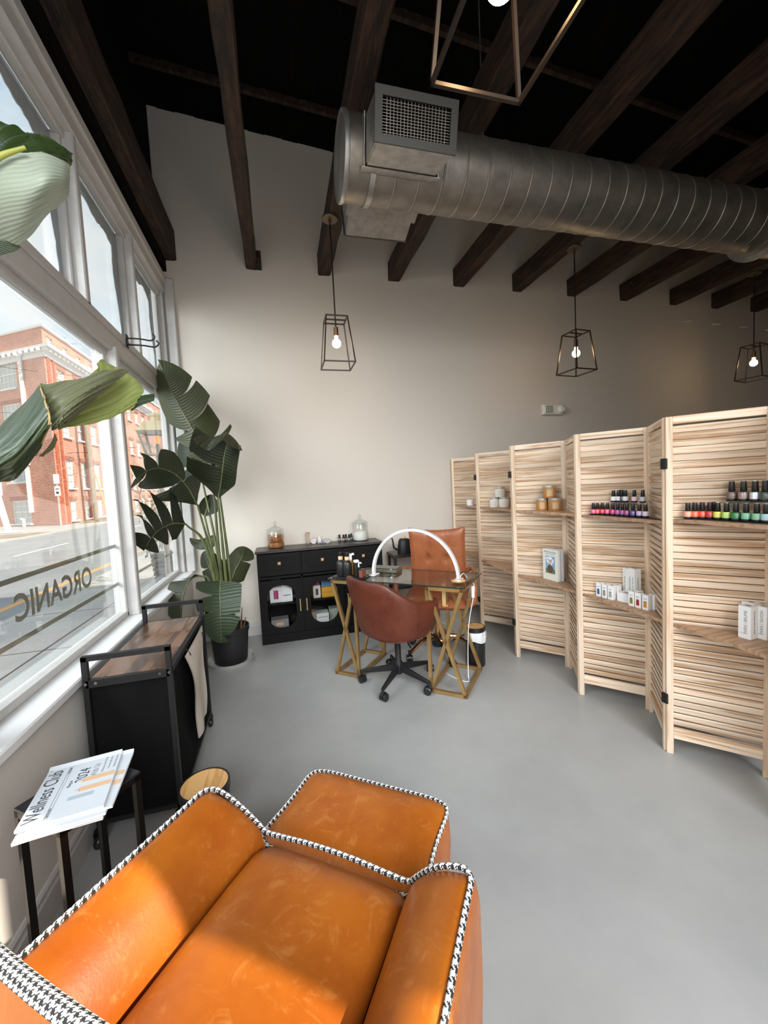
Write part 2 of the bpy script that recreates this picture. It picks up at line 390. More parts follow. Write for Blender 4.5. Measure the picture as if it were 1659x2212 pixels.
M_COGNAC = leather('cognac_leather', (.40, .112, .010), (.30, .070, .006), (.52, .21, .05))
M_CHAIRLEATHER = leather('tan_chair_leather', (.35, .115, .045), (.27, .078, .028), (.42, .17, .08), .4)
M_TUBLEATHER = leather('russet_chair_leather', (.105, .022, .008), (.068, .012, .0045), (.13, .033, .014), .46)
M_HOUND = houndstooth('houndstooth_fabric', .0058)
M_HOUNDP = houndstooth('houndstooth_piping_fabric', .0085)
M_WHITE = mat('white_plastic', (.82, .82, .82), .35)
M_LEDCOVER = mat('white_lamp_diffuser', (.78, .78, .78), .4)
M_LAMPWHITE = mat('white_lamp_shell', (.66, .66, .66), .4)
M_PAPERWHITE = mat('white_card', (.84, .84, .83), .7)
M_NEWS = mat('newsprint', (.55, .59, .635), .85)
M_NEWSEDGE = mat('newsprint_edges', (.80, .79, .78), .9)
M_INK = mat('dark_ink', (.04, .05, .06), .8)
M_INKL = mat('grey_ink', (.25, .25, .26), .8)
M_PRINTGREY = mat('grey_blue_print', (.36, .42, .47), .85)
M_PRINTTAN = mat('tan_print', (.62, .40, .24), .85)
M_CREAM = mat('cream_card', (.75, .74, .66), .7)
M_CANVAS = mat('natural_canvas', (.62, .56, .48), .9, bump=(90, .15))
M_BAG = mat('white_bin_liner', (.78, .80, .82), .3, bump=(30, .5), Transmission_Weight=.1)
M_PANE = thin_glass('window_pane_glass', (.97, .985, .98), .035, .55)
M_GLASSTOP = thin_glass('smoked_table_glass', (.84, .82, .78), .09, .6)
M_GLASSEDGE = mat('table_glass_edge', (.02, .03, .025), .1)
M_JAR = thin_glass('clear_jar_glass', (.93, .95, .95), .04, .65)
M_FLUTE = thin_glass('fluted_door_glass', (.93, .94, .94), .03, .5, .05)
M_BULB = mat('glowing_bulb', (1, .9, .7), .3, emit=((1.0, .66, .34), 60))
M_SALT = mat('white_salt', (.84, .80, .74), .9, bump=(160, .4))
M_AMBER = mat('amber_scrub', (.32, .115, .025), .35, noise=(28, (.55, .28, .10), None, None, .4, .7), bump=(40, .4))
M_AMBERP = mat('pale_amber_residue', (.62, .40, .22), .6, noise=(20, (.75, .60, .45), None, None, .4, .6))
M_POT = mat('black_nursery_pot', (.012, .012, .012), .55)
M_SAUCER = mat('clear_grey_saucer', (.46, .45, .43), .35)
M_SOIL = mat('dark_soil', (.02, .013, .009), .95, bump=(60, 1))
M_LEAF = leaf_mat('glossy_leaf', (.012, .0175, .008), (.055, .064, .028), .3, 240)
M_LEAFB = leaf_mat('pale_back_leaf', (.050, .054, .030), (.024, .031, .014), .3, 220)
M_LEAFN = leaf_mat('near_leaf', (.055, .105, .038), (.20, .23, .085), .5, 60)
M_LEAFS = leaf_mat('near_leaf_underside', (.20, .215, .10), (.30, .34, .11), .35, 60)
M_LEAFY = leaf_mat('near_leaf_painted_sheen', (.36, .42, .34), (.36, .41, .32), .18, 130)  # grazing window sheen painted into the pale leaf colour
M_STEM = mat('green_stem', (.085, .105, .035), .45, noise=(8, (.17, .19, .075), (6, 6, 1)))
M_MIDRIB = mat('yellow_midrib', (.30, .30, .05), .5)
M_ROAD = mat('asphalt', (.24, .25, .265), .9, noise=(.9, (.29, .295, .305), None, None, .4, .6), bump=(60, .2))
M_WALK = mat('concrete_paving', (.46, .445, .42), .9, noise=(1.2, (.39, .38, .365)), bump=(50, .1))
M_YELLOW = mat('yellow_road_paint', (.66, .36, .14), .8)
M_ROADWHITE = mat('white_road_paint', (.72, .72, .72), .8)
M_EARTH = mat('dry_mulch', (.32, .24, .17), .95, noise=(3, (.20, .15, .11)))
M_BRICK = brick_mat('red_brick')
M_STONE = mat('white_painted_stone', (.80, .79, .77), .7)
M_DARKGLASS = mat('pale_window_glass', (.55, .57, .56), .15)
M_POLE = mat('weathered_pole', (.42, .37, .31), .9, noise=(5, (.30, .26, .22), (8, 8, 1)))
M_LETTER = mat('sage_vinyl', (.62, .60, .50), .6)
M_FILM = mat('blue_grey_film', (.42, .47, .53), .6, noise=(8, (.55, .60, .66)))
M_TWIG = mat('bare_twigs', (.28, .18, .13), .9)
M_LANTERNTOP = mat('aged_copper_hood', (.85, .68, .40), .5, .0)
M_FLAME = mat('gas_flame', (1, .3, .05), .5, emit=((1, .25, .05), 2.5))
def flat(name, c, r=.4, **k): return mat(name, c, r, **k)

# ================================================================== ROOM SHELL
YB, YR, XL, XR = 4.08, -.60, -.84, 9.2          # back wall, rear wall, knee wall face, right wall
XG = -.955                                        # glass plane of the storefront window
deck_z = lambda x: 4.76-.088*x
M0 = MB().lohi((-1.15, YR-.2, -.12), (XR+.2, YB+.2, 0)); struct(M0.obj('floor', M_FLOOR))
b = MB(); b.prism([(-.99, 0), (XR, 0), (XR, deck_z(XR)+.2), (-.99, deck_z(-.99)+.2)], YB, YB+.12, lambda x, y, z: (x, z, y)); struct(b.obj('wall_back', M_WALL))
struct(MB().lohi((XR, YR-.2, 0), (XR+.2, YB+.2, 5.2)).obj('wall_right', M_WALL))
b = MB(); b.lohi((-1.15, YR-.1, 0), (-.75, YR, 5.2)); b.lohi((1.88, YR-.1, 0), (XR, YR, 5.2)); b.lohi((-.75, YR-.1, 3.4), (1.88, YR, 5.2)); b.lohi((-.75, YR-.1, 0), (1.88, YR, .12))
struct(b.obj('wall_rear', M_WALL))
# left wall: knee wall below the window, dark timber above it
wl = struct(MB().lohi((-1.08, YR-.2, 0), (XL, YB, .655)).obj('wall_left', M_KNEE))
MB().lohi((-1.10, YR-.2, 3.36), (-.90, YB, 5.2)).obj('upper_wall_boards', M_DECK, wl)
MB().lohi((-1.06, YR, 3.42), (-.845, YB, 3.74)).obj('lintel_beam', M_DECK, wl)
# baseboards
def baseboard(name, a, bb, nx):
    a, bb, nx = Vector(a), Vector(bb), Vector(nx); o = MB()
    prof = [(0, 0), (.016, 0), (.016, .095), (.012, .105), (.012, .118), (.006, .128), (0, .128)]
    d = bb-a; o.prism(prof, 0, 1, lambda x, y, z: tuple(a+d*z+nx*x+Vector((0, 0, y))))
    return struct(o.obj(name, M_TRIM))
baseboard('baseboard_back', (XL, YB, 0), (XR, YB, 0), (0, -1, 0))
baseboard('baseboard_left', (XL, YR, 0), (XL, YB, 0), (1, 0, 0))

# ceiling: plank deck on purlins, rough joists below
ce = struct(MB().prism([(-1.15, deck_z(-1.15)+.03), (XR, deck_z(XR)+.03), (XR, deck_z(XR)+.2), (-1.15, deck_z(-1.15)+.2)], YR-.2, YB+.2, lambda x, y, z: (x, z, y)).obj('ceiling', M_DECK))
pl = MB().lohi((-.0755, YR, -.012), (.0755, YB+.02, .03)).mesh('ceiling_plank', M_DECK)
x = -1.05
while x < XR:
    o = link('plank', pl, ce, (x, 0, deck_z(x)-random.random()*.012)); o.rotation_euler = (0, .088, 0); x += .152
for y in (-.4, .25, 1.1, 1.95, 2.8, 3.65):
    MB().bar((-1.1, y, deck_z(-1.1)-.04), (XR, y, deck_z(XR)-.04), .035, .06).obj('purlin', M_BEAM, ce)
def joist(x, w, z0, z1, seed, y0=YR, y1=YB):
    r = random.Random(seed); m = MB(); n = 26; rows = []
    for i in range(n+1):
        y = y0+(y1-y0)*i/n; j = lambda: r.uniform(-.005, .005); c = .006+r.random()*.006
        rows.append([(x-w/2+j(), y, z1), (x-w/2+j(), y, z0+c), (x-w/2+c, y, z0+j()*.6), (x+w/2-c, y, z0+j()*.6), (x+w/2+j(), y, z0+c), (x+w/2+j(), y, z1), (x-w/2, y, z1)])
    m.grid(rows); return m.obj('joist', M_BEAM, ce, smooth=30)
for i, xx in enumerate((-.11, .57, 1.29, 2.02, 2.73, 3.45, 4.20, 4.97, 5.66, 6.36, 7.06, 7.8, 8.5)): joist(xx, .118 if i else .10, 3.50, 3.68, i)
joist(-.81, .10, 3.52, 3.78, 77)
MB().lohi((-.063, 3.97, 3.50), (-.018, YB, 3.62)).obj('joist_block', M_BEAM, ce)

# ------------------------------------------------------------------ storefront window
win = struct(link('window_1', None, None, (XG, 1.5, .69)))
def wpart(name, a, bb, m=M_TRIM, rel=(XG, 1.5, .69), r=.006):
    c = [(a[i]+bb[i])/2-rel[i] for i in range(3)]; return MB().rbox(c, [abs(bb[i]-a[i]) for i in range(3)], r).obj(name, m, win)
wpart('sill', (-1.0, YR, .655), (-.815, YB, .692), M_SILL)
# transom rail, moulded
wpart('transom', (-1.0, YR, 2.275), (-.885, YB, 2.415)); wpart('transom_lip', (-.90, YR, 2.37), (-.872, YB, 2.418)); wpart('transom_bead', (-.95, YR, 2.245), (-.915, YB, 2.29))
wpart('header', (-1.0, YR, 3.22), (-.868, YB, 3.365)); wpart('header_bead', (-.95, YR, 3.185), (-.905, YB, 3.235)); wpart('header_lip', (-.885, YR, 3.30), (-.852, YB, 3.37))
for y in (-.02, 1.36, 2.735):
    wpart('post', (-1.0, y-.018, .69), (-.868, y+.03, 2.30)); wpart('post_bead', (-.97, y-.045, .69), (-.925, y+.045, 2.28))
for y in (-.05, .77, 1.59, 2.41, 3.22):
    wpart('mullion', (-.99, y-.015, 2.40), (-.872, y+.028, 3.25)); wpart('mullion_bead', (-.965, y-.04, 2.41), (-.92, y+.045, 3.23))
wpart('end_post', (-.985, 4.035, .69), (-.885, YB, 3.36)); wpart('end_post_bead', (-.97, 4.005, .69), (-.93, 4.045, 3.24))
for (y0, y1) in ((YR, -.04), (0, 1.34), (1.38, 2.717), (2.765, 4.03)):
    wpart('glazing_bead', (-.975, y0, .692), (-.925, y1, .725))
    MB().lohi((XG-.004-XG, y0-1.5, 0), (XG-XG, y1-1.5, 2.28-.69)).obj('pane', M_PANE, win)
for (y0, y1) in ((YR, -.06), (-.03, .76), (.79, 1.58), (1.61, 2.4), (2.43, 3.21), (3.24, 4.03)):
    MB().lohi((-.004, y0-1.5, 2.40-.69), (0, y1-1.5, 3.24-.69)).obj('pane', M_PANE, win)
# ragged strip of old film along the top and far side of each upper pane
for i, (y0, y1) in enumerate(((.79, 1.58), (1.63, 2.39), (2.46, 3.19), (3.26, 3.97))):
    r = random.Random(40+i); top = 3.20; inner = []
    n = 26
    for k in range(n+1):
        t = k/n; y = y0+(y1-y0-.10)*t; inner.append((y, top-.085-.02*sin(t*9+i)-r.random()*.012-.06*max(0, t-.8)*5))
    for k in range(1, 20):
        t = k/20; inner.append((y1-.10-.015*sin(t*7)-r.random()*.01+.05*t, top-.17-t*.62))
    poly = [(y0, top)]+inner+[(y1, 2.42), (y1, top)]
    m = MB(); m.prism(poly[::-1], -.009, -.005, lambda a, c, z: (z, a-1.5, c-.69)); m.obj('film_strip', M_FILM, win)
# lettering and stripes on the outside of the glass
for (y0, y1) in ((1.38, 2.70), (2.78, 3.98)):
    for z in (.888, 1.115): MB().lohi((-.0065, y0-1.5, z-.69), (-.0045, y1-1.5, z+.02-.69)).obj('vinyl_stripe', M_LETTER, win)
text('vinyl_lettering', 'ORGANIC', .142, M_LETTER, win, frame((-.0058, 2.05-1.5, 1.010-.69), (0, -1, 0), (0, 0, 1)), sx=.97, bold=.0035)
text('vinyl_lettering', 'NATURAL', .142, M_LETTER, win, frame((-.0058, 3.47-1.5, 1.012-.69), (0, -1, 0), (0, 0, 1)), sx=.80, bold=.0035)
# corner pilaster
t1 = struct(link('trim_1', None, None, (-.83, 4.06, .69)))
MB().rbox((-.002, 0, 1.33), (.075, .036, 2.66), .008).obj('pilaster', M_TRIM, t1)
# storefront frame behind the camera
w2 = struct(link('window_2', None, None, (.565, YR-.05, .12)))
for xx in (-1.29, 1.29): MB().rbox((xx, 0, 1.63), (.05, .08, 3.26), .006).obj('frame_post', M_TRIM, w2)
# twin wrought hooks on the transom
hk = thing('hook_bracket', (-.872, 2.93, 2.40), 'dark iron double hook bracket fixed to the white window transom', 'hook')
MB().rbox((.003, 0, .0), (.006, .035, .085), .002).obj('plate', M_BLACKMETAL, hk)
for z, ln in ((.02, .13), (-.02, .15)):
    pts = [(0.004, 0, z), (ln*.6, .006, z), (ln, .01, z-.006), (ln+.022, .012, z+.004), (ln+.03, .012, z+.022), (ln+.018, .012, z+.036)]
    MB().tube(bez(pts, 18), .005, 8).obj('hook_arm', M_BLACKMETAL, hk, smooth=40)

# ================================================================== OUTSIDE
GZ = -.10
struct(MB().lohi((-3.5, -14, GZ-.3), (-1.10, 70, GZ)).obj('sidewalk', M_WALK))
sw = bpy.data.objects['sidewalk']
for xx in (-2.42,): MB().lohi((xx-.012, -14, GZ-.001), (xx+.012, 70, GZ+.001)).obj('paving_joint', M_PLASTIC, sw)
yy = -3.0
while yy < 24: MB().lohi((-3.4, yy, GZ-.001), (-1.15, yy+.018, GZ+.001)).obj('paving_joint', M_PLASTIC, sw); yy += 1.55
MB().lohi((-3.56, -14, GZ-.14), (-3.42, 70, GZ+.004)).obj('kerb', M_WALK, sw)
rd = struct(MB().lohi((-11.4, -60, GZ-.4), (-3.5, 120, GZ-.08)).obj('road', M_ROAD))
for xx in (-4.12,): MB().lohi((xx-.085, -20, GZ-.082), (xx+.05, 90, GZ-.076)).obj('centre_line', M_YELLOW, rd)
yy = 6.0
while yy < 60: MB().lohi((-8.0, yy, GZ-.082), (-7.88, yy+3.2, GZ-.076)).obj('lane_dash', M_ROADWHITE, rd); yy += 8.6
struct(MB().lohi((-90, -60, GZ-.4), (-11.4, 160, GZ-.02)).obj('ground_far', M_WALK))
gf = bpy.data.objects['ground_far']
MB().prism([(-19, 18), (-11.6, 22), (-11.6, 24.6), (-20, 23.5)], GZ-.03, GZ+.0, lambda x, y, z: (x, y, z)).obj('mulch_bed', M_EARTH, gf)
MB().prism([(-13.2, 31.5), (-12.2, 32), (-12.2, 70), (-13.8, 70)], GZ-.02, GZ+.12, lambda x, y, z: (x, y, z)).obj('planting_strip', M_EARTH, gf)

# brick building
C0 = Vector((-14.05, 31.0, 0)); dl = Vector((-.845, .535, 0)); nl = Vector((.535*-1, -.845, 0)); dr = Vector((0, 1, 0))
H = 12.9
bb = thing('brick_building', (C0.x, C0.y, GZ), 'red brick corner building with white cornice and sash windows across the street', 'building')
LL, LR = 22.0, 46.0
def wallq(m, o, d, L0, L1, z0, z1, off=0.0, nrm=Vector((1, 0, 0))):
    P = [o+d*L0+nrm*off, o+d*L1+nrm*off]; k = m.add([(P[0].x, P[0].y, z0), (P[1].x, P[1].y, z0), (P[1].x, P[1].y, z1), (P[0].x, P[0].y, z1)])
    m.face([k, k+1, k+2, k+3], [(L0, z0), (L1, z0), (L1, z1), (L0, z1)])
O = Vector((0, 0, 0)); nr = Vector((1, 0, 0))
def holes(m, o, d, nrm, L, wins):
    """brick wall with window openings and reveals"""
    xs = sorted({0, L, *[w[0] for w in wins], *[w[1] for w in wins]}); zs = sorted({0, H, *[w[2] for w in wins], *[w[3] for w in wins]})
    for a, c in zip(xs, xs[1:]):
        for e, f in zip(zs, zs[1:]):
            if any(w[0] <= a and c <= w[1] and w[2] <= e and f <= w[3] for w in wins): continue
            wallq(m, o, d, a, c, e, f)
    for a, c, e, f in wins:
        p = [o+d*a, o+d*c]; q = [x-nrm*.18 for x in p]
        for (u, v, z1, z2) in ((p[0], q[0], e, f), (q[1], p[1], e, f)):
            k = m.add([(u.x, u.y, z1), (v.x, v.y, z1), (v.x, v.y, z2), (u.x, u.y, z2)]); m.face([k, k+1, k+2, k+3], [(0, z1), (.18, z1), (.18, z2), (0, z2)])
        for z in (e, f):
            k = m.add([(p[0].x, p[0].y, z), (p[1].x, p[1].y, z), (q[1].x, q[1].y, z), (q[0].x, q[0].y, z)]); m.face([k, k+1, k+2, k+3], [(0, 0), (1, 0), (1, .18), (0, .18)])
lw = []; rw = []
for c in (3.7, 8.2, 12.6): lw += [(c-.95, c+.95, .15, 1.75), (c-.9, c+.9, 3.0, 5.2), (c-.9, c+.9, 6.2, 8.3), (c-.9, c+.9, 9.3, 11.2)]
for i in range(12):
    c = 1.95+i*2.16; k = .48
    rw += [(c-.42, c+.38, .2, 1.6), (c-.46, c+.48, 2.45, 4.42), (c-k, c+k, 6.0, 7.45), (c-.42, c+.46, 9.4, 10.55)]
    rw += [(.85+i*2.0-.35, .85+i*2.0+.35, 11.95, 12.4)]
m = MB(); holes(m, O, dl, nl, LL, lw); holes(m, O, dr, nr, LR, rw)
wallq(m, dl*LL, Vector((-.4, .916, 0)), 0, 20, 0, H); wallq(m, dr*LR, Vector((-1, 0, 0)), 0, 20, 0, H)
k = m.add([(0, 0, H), (dl*LL)[:2]+(H,) if False else tuple((dl*LL).to_2d())+(H,), (-30, 40, H), (0, LR, H)]); m.face([k, k+3, k+2, k+1])
m.obj('brick_walls', M_BRICK, bb)
def band(name, z0, z1, out, mt=M_STONE):
    m = MB(); a = dl*LL; cc = nl*out+Vector((out*.45, -out*.2, 0))
    pts = [a+nl*out, Vector((out, -out*1.2, 0)), dr*LR+nr*out]; ins = [a-nl*.05, Vector((-.05, .05, 0)), dr*LR-nr*.05]
    for i in range(2):
        q = [ins[i], ins[i+1], pts[i+1], pts[i]]; kk = m.add([(p.x, p.y, z0) for p in q]+[(p.x, p.y, z1) for p in q])
        for fc in ((3, 2, 1, 0), (4, 5, 6, 7), (2, 3, 7, 6), (0, 1, 5, 4), (1, 2, 6, 5), (3, 0, 4, 7)): m.face([kk+t for t in fc])
    return m.obj(name, mt, bb)
band('cornice', 11.42, 11.62, .55); band('cornice', 11.25, 11.42, .35); band('frieze', 10.95, 11.25, .12); band('coping', 12.82, 12.95, .15)
dm = MB().box((0, 0, 0), (.16, .16, .2)).mesh('cornice_dentil', M_STONE)
for i in range(44):
    p = dr*(i*.55)+nr*.34; link('dentil', dm, bb, (p.x, p.y, 11.33))
for i in range(8):
    p = dl*(i*.55)+nl*.3; link('dentil', dm, bb, (p.x, p.y, 11.33))
def sash(o, d, nrm, a, c, e, f, cols, rows):
    w = c-a; h = f-e; org = o+d*((a+c)/2)-nrm*.10; m = MB(); fr = .09
    M = Matrix((d, -nrm, Vector((0, 0, 1)))).transposed()
    for (x, z, sx, sz) in ((0, fr/2, w, fr), (0, h-fr/2, w, fr), (-w/2+fr/2, h/2, fr, h), (w/2-fr/2, h/2, fr, h), (0, h/2, w, .07)): m.box(M @ Vector((x, 0, z)), (sx, .08, sz), M)
    for i in range(1, cols): m.box(M @ Vector((-w/2+w*i/cols, .01, h/2)), (.035, .05, h-.05), M)
    for i in range(1, rows):
        if rows % 2 or i != rows//2: m.box(M @ Vector((0, .01, h*i/rows)), (w-.05, .05, .035), M)
    m.box(M @ Vector((0, -.12, -.05)), (w+.2, .26, .1), M)
    fo = m.obj('window', M_STONE, bb, (org.x, org.y, e)); g = MB(); g.box((0, 0, 0), (w-.1, .02, h-.1), M); g.obj('pane', M_DARKGLASS, fo, tuple(M @ Vector((0, .03, h/2))))
for w in lw: sash(O, dl, nl, *w, 3 if w[2] < 1 else 4, 4)
for w in rw: sash(O, dr, nr, *w, 2, 4 if w[3] < 11.5 else 1)
m = MB()
for pt in ((2.1, 7.2, 11.3), (2.5, .9, 4.2)):
    p = dl*pt[0]+nl*.12; m.bar((p.x, p.y, pt[1]), (p.x, p.y, pt[2]), .2, .2)
    m.box((p.x, p.y, pt[2]), (.4, .3, .25))
m.obj('downspout', M_STONE, bb)
p = dr*4.35+nr*.08; MB().tube([(p.x, p.y, 0), (p.x, p.y, 9.2)], .09, 8).obj('downspout', mat('rusty_pipe', (.20, .06, .04), .7), bb)
# brick arches over windows and pilaster strips at the corner
m = MB()
for (o_, d_, n_, ws) in ((O, dl, nl, lw), (O, dr, nr, rw)):
    for w in ws:
        if w[3] > 11.5: continue
        M = Matrix((d_, -n_, Vector((0, 0, 1)))).transposed(); q = o_+d_*((w[0]+w[1])/2)+n_*.012; m.box((q.x, q.y, w[3]+.14), (w[1]-w[0]+.3, .05, .26), M)
m.obj('lintel_course', mat('dark_red_brick', (.34, .10, .06), .9, noise=(9, (.55, .30, .22), (6, 6, .5))), bb)
m = MB(); m.box((.03, .35, 5.5), (.1, .35, 11)); m.box((.03, 1.0, 5.5), (.1, .25, 11)); m.obj('corner_pilaster', mat('deep_red_brick', (.40, .10, .05), .9, noise=(7, (.55, .2, .12))), bb)

# street furniture
up = thing('utility_pole', (-13.0, 33.6, GZ), 'tall weathered wooden utility pole against the brick facade', 'pole')
MB().tube([(0, 0, 0), (-.15, .05, 8.4)], [.15, .12], 10).obj('shaft', M_POLE, up)
MB().tube([(.1, .3, 3.4), (.3, .55, 1.8), (.55, .8, 0)], .05, 6).obj('guy_guard', flat('yellow_guard', (.75, .48, .12), .5), up)
sg = thing('street_sign', (-13.3, 29.3, GZ), 'narrow white street sign on a thin grey post before the brick corner', 'sign')
MB().tube([(0, 0, 0), (0, 0, 3.0)], .04, 8).obj('post', flat('sign_post_grey', (.45, .45, .45), .5), sg)
for z in (2.2, 2.95): MB().rbox((.03, -.05, z), (.32, .02, .6), .01).obj('sign_panel', M_STONE, sg)
m = MB(); m.box((.03, -.063, 2.1), (.14, .004, .14)); m.box((.03, -.063, 2.33), (.2, .004, .05)); m.obj('sign_print', M_INK, sg)
ws = thing('leaning_post', (-14.0, 25.6, GZ), 'leaning white painted post with small sign at the pavement edge', 'post')
MB().tube([(0, 0, 0), (-.55, 0, 3.4)], .14, 10).obj('shaft', M_STONE, ws); MB().rbox((.1, 0, .04), (.9, .5, .09), .02).obj('base', M_STONE, ws); MB().rbox((-.28, -.12, 2.35), (.5, .03, .7), .01).obj('sign_panel', M_STONE, ws)
hy = thing('standpipe', (-16.2, 31.2, GZ), 'short white standpipe at the foot of the brick wall', 'pipe')
MB().tube([(0, 0, 0), (0, 0, .55)], .09, 8).obj('pipe', M_STONE, hy); MB().tube([(0, 0, .5), (-.15, -.05, .55)], .06, 8).obj('outlet', M_STONE, hy)
wr = thing('overhead_wires', (-11.0, 30.0, 9), 'thin dark overhead wires crossing in front of the brick building', 'wires')
for a, c, sag in (((-9, 40, 11.5), (-26, 14, 9.0), .8), ((-9, 40, 9.0), (-26, 14, 5.4), .6), ((-9, 45, 6.3), (-26, 20, 5.6), .4), ((-13, 33.6, 4.9), (-26, 22, 4.4), .3)):
    a, c = Vector(a), Vector(c); MB().tube([a.lerp(c, t/14)-Vector((0, 0, sag*4*(t/14)*(1-t/14)))-Vector((-11, 30, 9)) for t in range(15)], .016, 5).obj('wire', M_PLASTIC, wr)
ln = thing('gas_lantern', (-1.55, 6.1, GZ+.02), 'copper hooded glass street lantern with an orange flame, on a slim post outside', 'lantern')
MB().tube([(0, 0, -.10), (0, 0, 1.93)], .03, 10).obj('post', M_POLE, ln)
def frus(m, z0, w0, z1, w1):
    P = [[(sx*w/2, sy*w/2, z) for sx, sy in ((-1, -1), (1, -1), (1, 1), (-1, 1))] for z, w in ((z0, w0), (z1, w1))]
    k = m.add(P[0]+P[1])
    for i in range(4): m.face([k+i, k+(i+1) % 4, k+4+(i+1) % 4, k+4+i])
    m.face([k+3, k+2, k+1, k]); m.face([k+4, k+5, k+6, k+7]); return m
frus(MB(), 1.95, .20, 2.22, .30).obj('glass_body', thin_glass('lantern_glass', (.9, .9, .88), .08), ln)
m = MB()
for sx in (-1, 1):
    for sy in (-1, 1): m.bar((sx*.10, sy*.10, 1.95), (sx*.15, sy*.15, 2.22), .02)
for z, w in ((1.945, .21), (2.22, .31)):
    for sx in (-1, 1): m.bar((sx*w/2, -w/2, z), (sx*w/2, w/2, z), .016); m.bar((-w/2, sx*w/2, z), (w/2, sx*w/2, z), .016)
m.obj('frame', M_POLE, ln)
m = MB(); frus(m, 2.23, .36, 2.30, .24); frus(m, 2.30, .24, 2.36, .20); m.lathe([(.05, 2.36), (.05, 2.42), (.08, 2.43), (.08, 2.45), (.045, 2.47), (0, 2.50)], seg=14); m.obj('hood', M_LANTERNTOP, ln)
MB().tube([(0, 0, 1.95), (0, 0, 2.08)], .022, 8).obj('burner', M_POLE, ln); MB().lathe([(0, 2.08), (.022, 2.10), (.026, 2.13), (.012, 2.17), (0, 2.20)], seg=10).obj('flame', M_FLAME, ln)
ln.scale = (1.2, 1.2, 1.06)
pt = thing('slatted_planter', (-1.96, 7.7, GZ), 'square dark slatted planter with a spindly green shrub on the sidewalk', 'planter')
for i in range(7): MB().rbox((0, 0, .04+i*.078), (.34+.012*i, .34+.012*i, .062), .006).obj('slat', mat('charcoal_slat%d' % i, (.04, .04, .042), .6) if i == 0 else bpy.data.materials['charcoal_slat0'], pt)
r = random.Random(5); m = MB(); lf = MB()
for i in range(7):
    a = r.uniform(0, 6.28); q = [(0, 0, .5), (.06*cos(a), .06*sin(a), .8), (.2*cos(a)+r.uniform(-.05, .05), .2*sin(a), 1.15+r.random()*.2)]; m.tube(bez(q, 8), .008, 5)
    for k in range(26):
        c = Vector(q[2])+Vector((r.gauss(0, .12), r.gauss(0, .12), r.gauss(.02, .12))); d = Vector((r.gauss(0, 1), r.gauss(0, 1), r.gauss(.3, .6))).normalized()*.07; s_ = d.cross(Vector((r.gauss(0, 1), r.gauss(0, 1), 1))).normalized()*.018
        kk = lf.add([c, c+d*.5+s_, c+d, c+d*.5-s_]); lf.face([kk, kk+1, kk+2, kk+3], [(0, 0), (.5, 1), (1, 0), (.5, 0)])
m.obj('branches', M_TWIG, pt); lf.obj('foliage', leaf_mat('planter_leaf', (.10, .15, .05), (.16, .2, .08)), pt)
tr = thing('bare_tree', (-11.9, 40.0, GZ), 'leafless street tree with fine twigs before the brick facade', 'tree')
m = MB(); r = random.Random(12)
def branch(p, d, L, rad, lev):
    q = p+d*L; m.tube([p, p.lerp(q, .5)+Vector((r.gauss(0, .05), r.gauss(0, .05), 0))*L, q], [rad, rad*.8, rad*.6], 5, cap=False)
    if lev == 0: return
    for k in range(3 if lev > 1 else 4):
        nd = (d+Vector((r.gauss(0, .55), r.gauss(0, .55), r.gauss(.15, .3)))).normalized(); branch(p.lerp(q, r.uniform(.5, 1)), nd, L*r.uniform(.6, .8), rad*.55, lev-1)
branch(Vector((0, 0, 0)), Vector((0, 0, 1)), 2.2, .10, 4); m.obj('trunk_and_twigs', M_TWIG, tr)

# ================================================================== DUCT AND PENDANTS
du = thing('spiral_duct', (.455, 2.30, 3.222), 'long galvanised spiral air duct hung below the dark joists', 'duct')
R = .196; LEN = 8.6; m = MB(); rows = []; nseg = 40
def ring(x, r): return [(x, r*cos(2*pi*k/nseg), r*sin(2*pi*k/nseg)) for k in range(nseg+1)]
x = 0.0; pitch = .135
while x < LEN:
    rows += [ring(x, R), ring(x+.004, R+.0035), ring(x+.008, R+.0035), ring(x+.012, R)]+[ring(x+.012+(pitch-.012)*q/8, R+(.0007 if q % 2 else -.0003)) for q in range(1, 8)]; x += pitch
m.grid(rows); m.obj('duct_tube', M_GALV, du, smooth=40)
m = MB(); M = Matrix.Rotation(pi/2, 3, 'Y'); m.lathe([(0, -.006), (R-.012, -.006), (R+.006, -.012), (R+.010, 0), (R+.006, .014), (R, .016)], seg=40, M=M); m.obj('end_cap', mat('mottled_galvanised_cap', (.30, .29, .275), .45, .8, noise=(6, (.48, .46, .43), None, None, .35, .65)), du, smooth=40)
for xx, w in ((.13, .03), (7.0, .05)):
    m = MB(); m.grid([ring(xx, R+.001), ring(xx, R+.009), ring(xx+w, R+.009), ring(xx+w, R+.001)]); m.obj('joint_collar', M_GALVB, du, smooth=40)
m = MB(); m.grid([ring(3.17, R+.002), ring(3.17, R+.045), ring(3.18, R+.045), ring(3.20, R+.002)]); m.obj('flange', M_GALVB, du, smooth=40)
